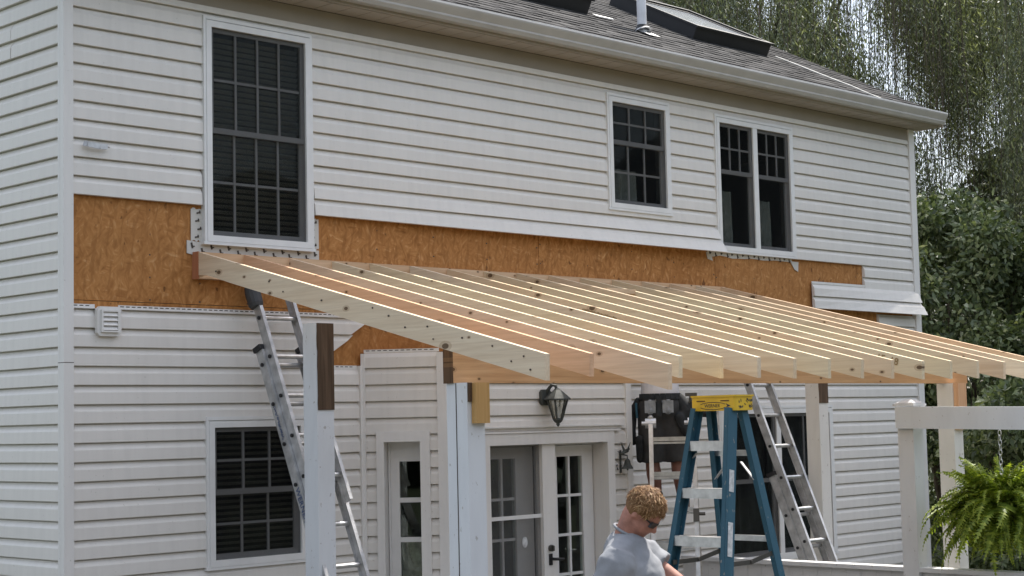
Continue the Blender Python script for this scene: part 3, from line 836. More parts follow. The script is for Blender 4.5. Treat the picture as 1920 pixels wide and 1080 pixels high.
bl = thing('wall_bell', 'small bronze bird bell ornament on the siding beside the glass doors', 'bell', (4.88,-.52,1.87))
bc = Vector((4.885,-.60,0))
m = MB(); m.lathe(bc, [(.048,1.835),(.046,1.845),(.030,1.87),(.024,1.90),(.012,1.918)], 12); m.ellipsoid(bc+Vector((0,0,1.832)), (.008,.008,.012)); part('bell', m, M['bronze'], bl)
m = MB(); m.bar((4.86,-.546,1.80),(4.86,-.546,1.99),.02,.006,side=(1,0,0)); m.tube([(4.86,-.525,1.95),(4.87,-.56,1.955),(4.885,-.60,1.945),(4.885,-.60,1.915)], .006, 6); m.tube([(4.83,-.53,1.86),(4.80,-.56,1.87),(4.80,-.56,1.84),(4.83,-.54,1.83)], .006, 6); part('bracket', m, M['bronze'], bl)
m = MB(); m.limb([(4.85,-.57,1.965),(4.90,-.585,1.985)], [.012,.017], 8); m.ellipsoid((4.915,-.59,2.0),(.012,.010,.012)); m.prism([(4.86,-.58,1.98),(4.89,-.58,1.99),(4.855,-.56,2.06)],(0,.004,0)); m.prism([(4.87,-.60,1.98),(4.90,-.60,1.99),(4.915,-.61,2.055)],(0,-.004,0)); m.prism([(4.85,-.575,1.97),(4.852,-.575,1.955),(4.79,-.575,1.985)],(0,.004,0)); part('bird', m, M['bronze'], bl)

# the whole house stands 3 cm further back than its own drawing plane, with everything fixed to it
for o in (house, vt, lt, bl, bpy.data.objects['trim_scrap'], bpy.data.objects['roof_cable']): o.location.y += .03
# ------------------------------------------------------------------ porch frame
pf = thing('open_porch', 'unfinished porch roof of fresh pine rafters resting on a beam against the house', 'porch frame', (4.0,-1.7,2.5))
ZT0, SR = 3.497, .2594
m = MB(); m.box((.978,-.040,3.300),(7.0,.030,3.487)); o = part('ledger', m, M['pinex'], pf); o.color = (1.0,.92,.86,1)
m = MB(); m.box((.966,-.040,3.297),(.9775,.030,3.489)); o = part('ledger_end', m, M['orangewood'], pf); o.color = (.62,.42,.36,1)
RX = [.972,1.361,1.769,2.171,2.544,2.955,3.356,3.768,4.148,4.537,4.942,5.355,5.764,6.158,6.545,6.930]
TY = [-3.365,-3.347,-3.59,-3.347,-3.373,-3.36,-3.355,-3.348,-3.363,-3.363,-3.364,-3.354,-3.345,-3.354,-3.38,-3.36]
TINT = {0:(.97,.915,.885), 1:(.93,.67,.55), 2:(.99,.86,.79), 3:(1,.98,.93), 4:(1,.95,.86), 6:(.99,.90,.80), 8:(.95,.90,.83), 9:(.98,.92,.86), 13:(.98,.88,.81), 15:(1,.86,.77)}
for k, (x, yt) in enumerate(zip(RX, TY)):
    zt = lambda y: ZT0 + SR*y
    y0 = -.0405; dp = .150 if k in (0, 2) else .133
    poly = [(x, y0, zt(y0)-.003), (x, yt, zt(yt)), (x, yt+.004, zt(yt)-dp), (x, -.46, zt(-.46)-dp), (x,-.12,zt(-.12)-dp+.003),(x, y0, zt(y0)-.165)]
    m = MB(); m.prism(poly, (.038,0,0))
    m.v = [(vx + .004*math.sin(k*3.1+vy*.9), vy, vz + .003*math.sin(k*1.7)) for vx, vy, vz in m.v]
    o = part('rafter', m, M['pine'], pf)
    t = TINT.get(k, (1, random.uniform(.96,1.0), random.uniform(.89,.97))); o.color = (*t, 1)
    if k == 2: o['label'] = 'rafter with a longer tail than its neighbours'
    if k == 1: o['label'] = 'pinkish rafter'
# lapped beam and its dark cut end
m = MB(); m.box((1.1265,-2.450,2.490),(7.195,-2.413,2.727)); o = part('beam', m, M['pinex'], pf); o.color = (.86,.70,.54,1)  # both plies tinted darker to paint in the shade of the rafter tails
m = MB(); m.box((1.1265,-2.4115,2.491),(7.192,-2.374,2.726)); o = part('beam', m, M['pinex'], pf); o.color = (.86,.70,.56,1)
m = MB(); m.box((1.118,-2.452,2.488),(1.126,-2.372,2.729)); o = part('beam_end_grain', m, M['oldwood'], pf); o.color = (1,.9,.8,1)
m = MB(); m.box((4.58,-.665,3.298),(4.94,-.575,3.336)); o = part('blocking', m, M['pinex'], pf)
for (x0, y0, ydeep) in ((1.132,-2.562,-2.384),(6.854,-2.500,-2.352)):
    m = MB(); m.box((x0,y0,.04),(x0+.144,ydeep,2.4895)); part('post', m, M['post'] if x0 < 3 else M['postw'], pf)
m = MB(); m.box((1.133,-2.5655,2.06),(1.134,-2.5625,2.488)); 
m = MB(); m.box((1.128,-2.470,.04),(1.1315,-2.466,2.488)); part('board_joint', m, M['caulk'], pf)
m = MB(); m.box((1.166,-2.604,2.245),(1.280,-2.564,2.4885)); o = part('cleat', m, M['pinez'], pf); o.color = (.95,.86,.80,1)
m = MB(); m.box((1.136,-2.572,2.375),(1.165,-2.5625,2.489)); part('notch_wood', m, M['oldwood'], pf)
m = MB(); m.box((6.868,-2.545,2.10),(7.005,-2.5015,2.489)); o = part('cleat', m, M['orangewood'], pf)
# lumber grade stamp near a tail
def text(body, size, mat, parent, loc, xdir, ydir, ext=.0006, name='lettering', **kw):
    cu = bpy.data.curves.new(name, 'FONT'); cu.body = body; cu.size = size; cu.extrude = ext; cu.align_x = 'CENTER'; cu.align_y = 'CENTER'
    cu.materials.append(mat); tmp = bpy.data.objects.new(name, cu); COL.objects.link(tmp)
    bpy.context.view_layer.update()
    me = bpy.data.meshes.new_from_object(tmp.evaluated_get(bpy.context.evaluated_depsgraph_get()))
    bpy.data.objects.remove(tmp); o = bpy.data.objects.new(name, me); COL.objects.link(o); o.parent = parent
    xd = Vector(xdir).normalized(); yd = Vector(ydir); yd = (yd - xd*yd.dot(xd)).normalized(); zd = xd.cross(yd)
    off = origin_of(parent); L = Vector(loc) - off
    m4 = Matrix.Identity(4)
    for i in range(3): m4[i][0] = xd[i]; m4[i][1] = yd[i]; m4[i][2] = zd[i]; m4[i][3] = L[i]
    o.matrix_local = m4
    return props(o, **kw)
sx = RX[10]-.006
text('1F  18', .075, M['stampink'], pf, (sx,-3.08,ZT0+SR*-3.08-.055), (0,-1,-SR), (0,-SR,1), name='grade_stamp')
sx = RX[6]-.005
for sx, y0_, n_ in ((RX[10]-.0065, -2.62, 9), (RX[6]-.0065, -1.5, 26)):
    m = MB(); sk = random.Random(n_)
    for k in range(n_):
        y = y0_ - k*.013; m.box((sx, y-sk.uniform(.002,.005), ZT0+SR*y-.052-sk.uniform(.0,.014)), (sx+.0012, y+.002, ZT0+SR*y-.040+sk.uniform(0,.008)))
    part('grade_stamp', m, M['stampink'], pf, kind='stuff')
# nails in the first rafter
m = MB()
for (y, d) in ((-.25,.10),(-.85,.06),(-1.0,.1),(-1.9,.03),(-2.05,.05),(-2.2,.09),(-2.4,.045),(-2.45,.11),(-2.7,.05),(-2.95,.045),(-3.1,.10),(-3.2,.05),(-3.25,.115),(-1.4,.08)):
    m.ellipsoid((RX[0]-.0035,y,ZT0+SR*y-d),(.002,.006+.005*random.random(),.006),nu=8,nv=5)
part('nail_heads', m, M['caulk'], pf, kind='stuff')

# ------------------------------------------------------------------ free standing posts
def freepost(x0, y0, ztop, label, rough=False):
    r = thing('porch_post', label, 'post', (x0+.073, y0+.073, .0), 'old white posts in front of the wall')
    m = MB(); m.box((x0,y0,.04),(x0+.146,y0+.146,ztop)); part('shaft', m, M['post'] if x0 < 3 else M['postw'], r)
    m = MB(); z = 2.358; n = 12
    left = [(x0+.002+random.uniform(-.003,.005), y0-.001, z+(ztop-.002-z)*i/n) for i in range(n+1)]
    m.prism([(x0+.147, y0-.001, z), (x0+.147, y0-.001, ztop-.002)] + left[::-1], (0,-.006,0))
    part('bare_wood', m, M['oldwood'], r)
freepost(1.363, -.85, 2.952, 'white post with a bare brown notch beside the leaning ladder')
freepost(7.302, -.85, 2.952, 'white post behind the beam, to the side of the blue stepladder')

# ------------------------------------------------------------------ ladders
def ext_ladder(label, x, P1, th, width, t_top, t_bot, t_base, boots=True, hook=False, flip=1):
    """P1: a rung point on the rail line (y,z); th: lean from vertical; fly section t_top..t_split, base section below"""
    d = Vector((0,-math.sin(th),-math.cos(th))); nrm = Vector((0,math.cos(th),-math.sin(th)))   # towards wall and down
    root = thing('extension_ladder', label, 'ladder', (x+width/2, P1[0]+d.y*t_bot, P1[1]+d.z*t_bot), 'aluminium ladders leaning on the house')
    o = Vector((x, P1[0], P1[1])); off = origin_of(root)
    def rail(p, a, b, w):
        m = MB(); s = 1 if p.x > x+width/2 else -1
        m.bar(p+d*a, p+d*b, .004, w, side=(1,0,0))                       # web
        for e in (-1, 1): m.bar(p+d*a+nrm*(e*(w/2-.002))-UX*(s*.014), p+d*b+nrm*(e*(w/2-.002))-UX*(s*.014), .026, .004, side=(1,0,0))
        part('rail', m, M['alud'], root)
    for xx in (0, width):
        rail(o+UX*xx, t_top, t_base+1.2, .075)
        rail(o+UX*(xx*1.0+(-.022 if xx == 0 else .022))+nrm*.078, t_base, t_bot, .075)
    m = MB(); m.tube([-UX*(width/2-.006), UX*(width/2-.006)], .017, 10)
    rung0 = None
    t = t_top + .12; t = 0 - .305*math.floor(-(t_top+.05)/.305)*1.0
    t = -.305*int((0-t_top)/.305)
    while t < t_bot-.1:
        for sec in (0, 1):
            if sec == 0 and t > t_base+1.2: continue
            if sec == 1 and t < t_base+.05: continue
            c = o + UX*(width/2) + d*t + (nrm*.078 + d*.03 if sec else Vector((0,0,0)))
            if rung0 is None:
                rung0 = bpy.data.objects.new('rung', m.mesh('rung', M['alu'], smooth=False)); COL.objects.link(rung0); rung0.parent = root; rung0.location = c-off
            else: copy_part(rung0, root, c-off)
            b = MB()
            for xx in ((-.004 if not sec else -.026), ):
                q = c - UX*(width/2) + UX*xx; b.tube([q, q-UX*.010], .014, 8)
            part('rivet', b, M['black'], root)
        t += .305
    if boots:
        for xx in (0,):
            m = MB(); c = o+UX*xx+d*(t_top+.03)
            m.tube([c+d*.085, c+d*.06, c-d*.03, c-d*.075, c-d*.095], [.046,.056,.058,.050,.022], 14)
            part('rubber_boot', m, M['darkgrey'], root)
    for xx in (0, width):
        m = MB(); c = o+UX*(xx+(-.022 if xx == 0 else .022))+nrm*.078+d*(t_base-.012); m.obox(c, (UX, nrm, d), (.020,.042,.018)); part('rail_cap', m, M['black'], root)
    return root, o, d, nrm
LL, o, d, nrm = ext_ladder('tall aluminium ladder leaning against the bare sheathing behind the notched post', 1.414, (-.15,3.028), rad(23.5), .335, -.20, 3.05, .22)
m = MB()
p = o + d*.62 + UX*.24
m.tube([p+Vector((0,-.02,.0)), p+Vector((0,-.03,-.05)), p+Vector((.01,-.03,-.09)), p+Vector((.02,-.03,-.14))], [.008,.012,.017,.012], 8); m.ellipsoid(p+Vector((.02,-.03,-.13)),(.018,.012,.026)); part('rung_hook', m, M['steel'], LL)
rl = o - UX*.0262 + nrm*.078
text('WERNER', .062, M['inkblue'], LL, rl + d*1.40 - UX*.001, d, nrm*-1, name='rail_sticker')
m = MB(); sk = random.Random(2)
for k in range(34):
    q = rl + d*(.66+.0075*k) + nrm*sk.uniform(-.012,.006) - UX*.0012; m.obox(q, (d, nrm, UX), (.0022, sk.uniform(.003,.010), .0006))
part('rail_sticker', m, M['inkblue'], LL, kind='stuff')
ext_ladder('aluminium ladder leaning on the house behind the blue stepladder', 6.745, (-.80,1.690), rad(22), .335, -1.35, 1.78, -.05)

# step ladder
stp = thing('step_ladder', 'blue fibreglass stepladder with yellow top cap and aluminium steps', 'ladder', (2.47,-3.45,.04))
ZC = 2.30
def sl_rail(top, bot, w, dpt, side):
    m = MB(); top = Vector(top); bot = Vector(bot); a = (bot-top).normalized(); s = Vector(side); s = (s-a*s.dot(a)).normalized(); o_ = a.cross(s)
    m.bar(top, bot, w, .005, side=s)
    for e in (-1, 1): m.bar(top+s*(e*(w/2-.003))+o_*.016*dpt, bot+s*(e*(w/2-.003))+o_*.016*dpt, .006, .032, side=s)
    part('rail', m, M['blue'], stp)
cx, cy = 2.475, -3.415
fr = lambda y, z: cx-.06 - (ZC-z)*.205        # front rails x at z
bk = lambda z: cx+.065 + (ZC-z)*.205
yw = lambda s, z, k=.085: cy + s*(.145 + (ZC-z)*k)
for s in (1, -1):
    sl_rail((fr(0,ZC), yw(s,ZC), ZC), (fr(0,.05), yw(s,.05), .05), .088, s, (1,0,0))
    sl_rail((bk(ZC), yw(s,ZC)-s*.01, ZC), (bk(.05), yw(s,.05)-s*.01, .05), .062, s, (1,0,0))
for k in range(7):
    z = 2.105 - .286*k; x = fr(0, z)
    m = MB(); m.box((x-.042, yw(-1,z)+.006, z-.004), (x+.042, yw(1,z)-.006, z)); m.box((x-.042, yw(-1,z)+.006, z-.060), (x-.038, yw(1,z)-.006, z-.0045)); m.box((x+.038, yw(-1,z)+.006, z-.050), (x+.042, yw(1,z)-.006, z-.0045))
    part('step', m, M['alu'], stp)
for z in (2.025, 1.495, .95, .45):
    x = bk(z); m = MB(); m.box((x-.004, yw(-1,z)+.01, z-.018), (x+.012, yw(1,z)-.01, z+.018)); part('rear_brace', m, M['alu'], stp)
for s in (1, -1):
    m = MB(); z1 = 2.05; m.bar((fr(0,z1)+.03, yw(s,z1)-s*.012, z1-.05), (fr(0,1.9)+.05, yw(s,1.9)-s*.06, z1-.02), .02, .004); m.bar((bk(1.99), yw(s,1.99)-s*.02, 1.86),(bk(1.99), yw(s,1.99)-s*.12, 1.97), .022, .005); part('gusset', m, M['alud'], stp)
    m = MB(); z = 1.37; a = Vector((fr(0,z)+.0, yw(s,z)-s*.02, z)); b = Vector((bk(z+.03), yw(s,z)-s*.025, z+.045)); mid = (a+b)/2 - Vector((0,0,.022))
    m.bar(a, mid, .028, .006, side=(0,0,1)); m.bar(mid, b, .028, .006, side=(0,0,1)); m.tube([mid-UY*.012, mid+UY*.012], .012, 8); part('spreader', m, M['steel'], stp)
m = MB()
cp = [(-.085,-.19),(-.07,-.205),(.13,-.205),(.145,-.19),(.145,.19),(.13,.205),(-.07,.205),(-.085,.19)]
m.prism([(cx+a*.80, cy+b*.84, ZC-.012) for a, b in cp], (0,0,.083)); m.prism([(cx+a*.86, cy+b*.87, ZC+.0715) for a, b in cp], (0,0,.012))
part('top_cap', m, M['yellow'], stp)
fx = cx-.085*.80
m = MB(); m.box((fx-.0018, cy+.06, ZC+.045), (fx-.0002, cy+.125, ZC+.052)); m.box((fx-.0018, cy-.125, ZC+.045), (fx-.0002, cy-.06, ZC+.052)); part('cap_slots', m, M['oldwood'], stp)
text('WERNER', .030, M['ink'], stp, (fx-.001, cy+.005, ZC+.018), (0,-1,0), (0,0,1), name='cap_lettering')
m = MB()
for sgn in (1, -1):
    pts = [(fx-.0012, cy-.10*math.cos(t), ZC+.018+sgn*(.018*math.sin(t)+.004)) for t in [math.pi*i/10 for i in range(1, 10)]]
    for a, b in zip(pts, pts[1:]): m.bar(a, b, .0035, .001, side=(0,0,1))
m.prism([(fx-.0004, cy-.098, ZC+.033),(fx-.0004, cy-.135, ZC+.018),(fx-.0004, cy-.10, ZC+.008),(fx-.0004,cy-.112,ZC+.018)], (-.0012,0,0)); part('cap_emblem', m, M['ink'], stp)
m = MB()
for k in range(16):
    x = cx-.04+random.uniform(0,.14); z = ZC+random.uniform(.0,.055); m.obox((x, cy-.173, z), ((1,0,random.uniform(-1,1)),(0,1,0),(0,0,1)), (random.uniform(.003,.012), .0008, random.uniform(.002,.008)))
part('cap_stains', m, M['steel'], stp, kind='stuff')
for z0, z1, w_ in ((1.93,1.80,.05),(1.62,1.42,.05)):
    zc = (z0+z1)/2; a = Vector((fr(0,z0), yw(-1,z0)-.0045, z0)); b = Vector((fr(0,z1), yw(-1,z1)-.0045, z1)); m = MB(); m.bar(a-UX*.0, b, .045, .002, side=(1,0,0)); part('rail_sticker', m, M['sticker'], stp)

# articulated ladder under the worker
view = Vector((.776,.63,0)); rt = Vector((.63,-.776,0)); dpt = view
aw = thing('folding_ladder', 'silver folding ladder the worker stands on beside the glass doors', 'ladder', (5.36,-.72,.04))
def al(s, f_, z): return Vector((5.105,-.878,0)) + rt*s + view*f_ + Vector((0,0,z))
lean = .16
for s in (-.175, .18):
    m = MB(); m.bar(al(s,-.0,2.20), al(s*1.02,-lean*2.1,.06), .035, .06, side=rt); part('rail', m, M['alu'], aw)
    m = MB(); m.bar(al(s*.98,.06,2.20), al(s*1.25,.55,.06), .035, .05, side=rt); part('rail', m, M['alu'], aw)
    m = MB(); m.tube([al(s-.045,.03,2.21), al(s+.045,.03,2.21)], .042, 12); m.tube([al(s-.075,.03,2.21), al(s-.045,.03,2.21)], .018, 8); m.lathe(al(s,.03,2.235), [(.024,0),(.024,.03),(.01,.04)], 10); part('hinge', m, M['alu'], aw)
    m = MB(); m.bar(al(s*1.0,-lean*.78-.01,1.50), al(s*1.0,-lean*.9-.01,1.40), .048, .072, side=rt); m.tube([al(s+.02,-lean*.8,1.46), al(s+.075,-lean*.8,1.46)], .014, 8); part('lock_collar', m, M['steel'], aw)
for z in (2.065, 1.778, 1.487, 1.195, .90, .61, .32):
    f_ = -lean*(2.2-z)
    m = MB(); m.obox(al(0,f_,z+.012), (rt, view, (0,0,1)), (.158,.022,.017)); m.obox(al(0,f_,z-.020), (rt, view, (0,0,1)), (.158,.020,.008)); part('rung', m, M['alu'], aw)
for z in (1.75, 1.2, .7):
    f_ = .06+(2.2-z)*.235; m = MB(); m.obox(al(0,f_,z), (rt, view, (0,0,1)), (.17,.015,.015)); part('rear_rung', m, M['alud'], aw)

# ------------------------------------------------------------------ railing and arbor
FX = 6.26
fence = thing('deck_railing', 'low white railing with a flat cap running out from the house wall', 'railing', (FX,-2.6,.0))
m = MB(); m.box((FX-.07,-5.6,.965),(FX+.07,-.05,1.0)); part('cap_rail', m, M['rail'], fence)
for k in range(38):
    y = -5.58+k*.146; m = MB(); m.box((FX-.018,y,.06),(FX+.004,y+.1435,.962)); part('panel_board', m, M['rail'], fence)
m = MB(); m.box((FX+.0045,-5.6,.80),(FX+.045,-.06,.88)); m.box((FX+.0045,-5.6,.12),(FX+.045,-.06,.2)); part('back_rail', m, M['rail'], fence)
arb = thing('arbor', 'white beam on a capped white post, holding up the hanging fern', 'arbor', (FX,-2.45,.0))
m = MB(); m.box((FX-.074,-2.515,.04),(FX+.072,-2.37,2.285)); part('post', m, M['rail'], arb)
m = MB()
for a, z0, z1 in ((.098,2.305,2.322),): m.box((FX-a,-2.443-a,z0),(FX+a,-2.443+a,z1))
m.prism([(FX-.085,-2.528,2.3225),(FX+.085,-2.528,2.3225),(FX+.085,-2.358,2.3225),(FX-.085,-2.358,2.3225)],(0,0,.008)); m.lathe((FX,-2.443,2.331),[(.11,0),(.06,.022),(.01,.03)],4); part('post_cap', m, M['rail'], arb)
m = MB(); m.prism([(FX-.12,-2.38,2.124),(FX-.12,-2.38,2.300),(FX-.12,-5.5,2.235),(FX-.12,-5.5,2.055)], (.044,0,0)); part('beam', m, M['post'], arb)
m = MB(); m.prism([(FX+.074,-2.38,2.124),(FX+.074,-2.38,2.300),(FX+.074,-5.5,2.235),(FX+.074,-5.5,2.055)], (.044,0,0)); part('beam', m, M['post'], arb)
m = MB(); m.box((FX-.073,-5.3,.04),(FX+.073,-5.16,2.20)); part('post', m, M['rail'], arb)
m = MB(); m.bar((FX-.13,-3.55,2.07),(FX+.6,-3.5,1.99),.09,.035,side=(0,0,1)); part('brace', m, M['rail'], arb)

# hanging fern
FC = Vector((FX, -3.24, 1.40))
fern = thing('hanging_fern', 'bushy green fern hanging on a chain from the white arbor', 'plant', tuple(FC))
m = MB(); m.lathe(FC+Vector((0,0,-.12)), [(.10,0),(.15,.08),(.17,.17),(.16,.18)], 14); part('pot', m, M['terracotta'], fern)
link = None
for k in range(10):
    m = MB(); c = Vector((0,0,0)); a = UX if k % 2 else UY
    pts = [a*.013*math.cos(t)*(1) + Vector((0,0,.024*math.sin(t))) for t in [2*math.pi*i/10 for i in range(11)]]
    m.tube(pts, .0035, 6, caps=False); o = part('chain_link', m, M['alu'], None); o.parent = fern; o.location = (0,0,2.075-FC.z-.038*k)
for k in range(3):
    a = 2.1*k; m = MB(); m.tube([FC+Vector((0,0,.25)), FC+Vector((.16*math.cos(a),.16*math.sin(a),.06))], .003, 5); part('hanger_wire', m, M['alu'], fern)
def frond_mesh(L, arch, droop, seed):
    r_ = random.Random(seed); n = 24; V = []; F = []; pts = []
    x = z = 0; ang = arch
    for i in range(n+1):
        pts.append((x, z)); ang -= droop/n*(.5+i/n); x += L/n*math.cos(ang); z += L/n*math.sin(ang)
    for i in range(1, n):
        f_ = i/n; ln = .092*math.sin(math.pi*min(1, .12+f_*.93))**.7*(1-.35*f_) + .008
        tx, tz = pts[i+1][0]-pts[i-1][0], pts[i+1][1]-pts[i-1][1]; q = math.hypot(tx, tz); tx /= q; tz /= q
        for s in (1, -1):
            w_ = L/n*.60; lf = r_.uniform(.62, 1.12)*ln; dz = r_.uniform(-.012, .004) - .1*lf
            b = len(V); c = pts[i]; fx_ = .25*lf
            V += [(c[0]-tx*w_, 0, c[1]-tz*w_), (c[0]-tx*w_*.6+fx_*.6*tx, s*lf*.6, c[1]+dz*.5+fx_*.6*tz), (c[0]+fx_*tx, s*lf, c[1]+dz+fx_*tz), (c[0]+tx*w_*.9+fx_*.5*tx, s*lf*.55, c[1]+dz*.4+fx_*.5*tz), (c[0]+tx*w_, 0, c[1]+tz*w_)]
            F.append((b, b+1, b+2, b+3, b+4) if s < 0 else (b+4, b+3, b+2, b+1, b))
    me = bpy.data.meshes.new('frond'); me.from_pydata(V, [], F); me.materials.append(M['fern']); me.update(); return me
fm = [frond_mesh(.58, rad(50), rad(125), 1), frond_mesh(.55, rad(30), rad(120), 2), frond_mesh(.50, rad(72), rad(60), 3), frond_mesh(.56, rad(12), rad(105), 4), frond_mesh(.42, rad(80), rad(35), 5), frond_mesh(.66, rad(10), rad(112), 6), frond_mesh(.60, rad(-20), rad(75), 7)]
for k in range(298):
    o = bpy.data.objects.new('frond', fm[random.choice((0,0,1,1,2,2,3,4,4,5,5,6,6))]); COL.objects.link(o); o.parent = fern
    a = random.uniform(0, 2*math.pi); r_ = random.uniform(.01,.12)
    o.location = (r_*math.cos(a), r_*math.sin(a), .05+random.uniform(-.02,.05))
    o.rotation_euler = (random.uniform(-.5,.5), random.uniform(-.25,.25), a + random.uniform(-.4,.4)); s_ = random.uniform(.75,1.15); o.scale = (s_,s_,s_)

fr_ = random.Random(8); m = MB()
for k in range(2600):
    a = fr_.uniform(0, 6.283); q = fr_.uniform(.05,1)**.6; zz = fr_.uniform(-.30,.26); rr = .34*q*math.sqrt(max(.05, 1-(abs(zz)/.36)**2))
    c = FC + Vector((rr*math.cos(a), rr*math.sin(a), .08+zz)); dn = Vector((math.cos(a)+fr_.uniform(-.8,.8), math.sin(a)+fr_.uniform(-.8,.8), fr_.uniform(-1.2,.4))).normalized()
    w_ = dn.cross(Vector((fr_.gauss(0,1), fr_.gauss(0,1), fr_.gauss(0,1)))).normalized()*fr_.uniform(.006,.010); L_f = fr_.uniform(.035,.075)
    m.add([c, c+dn*L_f*.4+w_, c+dn*L_f, c+dn*L_f*.4-w_], [(0,1,2,3)])
part('foliage', m, M['fern'], fern, kind='stuff')
# ------------------------------------------------------------------ people
def remeshed(name, mb, mats, parent, voxel, smooth_it=6, **kw):
    o = part(name, mb, mats, parent, True, **kw)
    r = o.modifiers.new('r', 'REMESH'); r.mode = 'VOXEL'; r.voxel_size = voxel; r.use_smooth_shade = True
    s = o.modifiers.new('s', 'SMOOTH'); s.iterations = smooth_it; s.factor = .5
    return o
def hand(mb, wrist, dirn, palm_n, side, curl=.5):
    """palm, four unequal fingers with bends, thumb leaving the side of the palm"""
    dn = Vector(dirn).normalized(); pn = Vector(palm_n); pn = (pn - dn*pn.dot(dn)).normalized(); sd_ = dn.cross(pn)*side
    w_ = Vector(wrist)
    mb.limb([w_, w_+dn*.05, w_+dn*.085], [.026,.034,.036], 12)
    mb.ellipsoid(w_+dn*.055, (.042,.018,.052), (sd_, pn, dn))
    for k, L in enumerate((.072,.080,.075,.060)):
        b = w_ + dn*.088 + sd_*(.030-.020*k); c = curl
        p1 = b + (dn*math.cos(c*.5)+pn*math.sin(c*.5))*L*.45; p2 = p1 + (dn*math.cos(c*1.4)+pn*math.sin(c*1.4))*L*.32; p3 = p2 + (dn*math.cos(c*2.2)+pn*math.sin(c*2.2))*L*.25
        mb.limb([b-dn*.01, p1, p2, p3], [.0095,.009,.0085,.0075], 8)
    b = w_ + dn*.03 + sd_*.034; p1 = b + (dn*.6+sd_*.7+pn*.3).normalized()*.038; p2 = p1 + (dn*.85+sd_*.15+pn*.45).normalized()*.032
    mb.limb([b, p1, p2], [.013,.011,.009], 8)
def person_frame(base, F, sc=1.0):
    F = Vector(F).normalized(); L = Vector((-F.y, F.x, 0))
    return lambda f_, l, z: Vector(base) + F*f_ + L*l + Vector((0,0,z*sc)), F, L

# ---- the man in the grey shirt
PB = Vector((.39,-4.41,.04)) - Vector((.343,-.939,0)).normalized()*-.050
p1 = thing('person', 'sandy haired person in grey T-shirt and sunglasses looking down by the stepladder', 'person', tuple(PB))
Q, F_, L_ = person_frame(PB, (.343,-.939,0), .962)
Z0 = .04
hc = Q(.060, 0, 1.826)                              # head centre
pit = rad(43)
Hf = F_*math.cos(pit) - Vector((0,0,1))*math.sin(pit); Hu = Vector((0,0,1))*math.cos(pit) + F_*math.sin(pit)
HS = .87
HH = lambda a, b, c: hc + Hf*(a*HS) + L_*(b*HS) + Hu*(c*HS)
def head(mb):
    mb.ellipsoid(HH(-.012,0,.028), (.098,.076,.092), (Hf, L_, Hu), 20, 14)        # skull
    mb.ellipsoid(HH(.028,0,-.040), (.062,.058,.078), (Hf, L_, Hu), 18, 12)        # face and jaw
    mb.ellipsoid(HH(.062,0,-.098), (.026,.026,.020), (Hf, L_, Hu), 12, 8)         # chin
    mb.ellipsoid(HH(.078,0,.012), (.018,.046,.014), (Hf, L_, Hu), 12, 8)          # brow
    mb.limb([HH(.090,0,.004), HH(.103,0,-.022), HH(.112,0,-.036)], [.010,.012,.013], 10)   # nose
    for s in (1, -1):
        mb.ellipsoid(HH(.098,s*.011,-.040), (.010,.008,.008), (Hf, L_, Hu), 8, 6)
        mb.ellipsoid(HH(-.012,s*.077,-.012), (.018,.010,.030), (Hf, L_, Hu), 10, 8)        # ear
        mb.ellipsoid(HH(.062,s*.036,-.024), (.024,.022,.022), (Hf, L_, Hu), 10, 8)         # cheek
    mb.ellipsoid(HH(.088,0,-.062), (.010,.024,.006), (Hf, L_, Hu), 10, 6); mb.ellipsoid(HH(.085,0,-.074), (.010,.021,.007), (Hf, L_, Hu), 10, 6)
m = MB(); head(m)
m.limb([Q(-.045,0,1.64), Q(-.035,0,1.71), HH(-.042,0,-.040)], [.075,.060,.056], 16)
m.limb([Q(-.02,0,.92), Q(-.01,0,1.12), Q(.0,0,1.35), Q(-.015,0,1.56)], [.135,.128,.145,.12], 18)
m.limb([Q(-.02,.16,1.59), Q(-.02,-.16,1.59)], [.058,.058], 14)
for s in (1, -1):
    sh = Q(-.015, s*.185, 1.59)
    if s > 0: el, wr = Q(.19,.20,1.435), Q(.42,.13,1.31)
    else: el, wr = Q(-.10,-.24,1.30), Q(.12,-.22,1.12)
    m.limb([sh, sh.lerp(el,.5), el], [.050,.047,.042], 14); m.limb([el, el.lerp(wr,.35), wr], [.042,.043,.028], 14)
    hand(m, wr, (wr-el)+Vector((0,0,-.05)), Vector((0,0,-1)), s, .5)
    hp, kn, an = Q(-.02,s*.095,.93), Q(.02,s*.11,.50), Q(-.03,s*.12,.09)
    m.limb([hp, hp.lerp(kn,.5), kn], [.10,.085,.060], 14); m.limb([kn, kn.lerp(an,.35), an], [.058,.060,.04], 14)
    m.limb([Q(-.07,s*.12,.045), Q(.10,s*.13,.04), Q(.16,s*.135,.03)], [.045,.045,.032], 12)
body1 = remeshed('body', m, M['skin'], p1, .0075, 5)
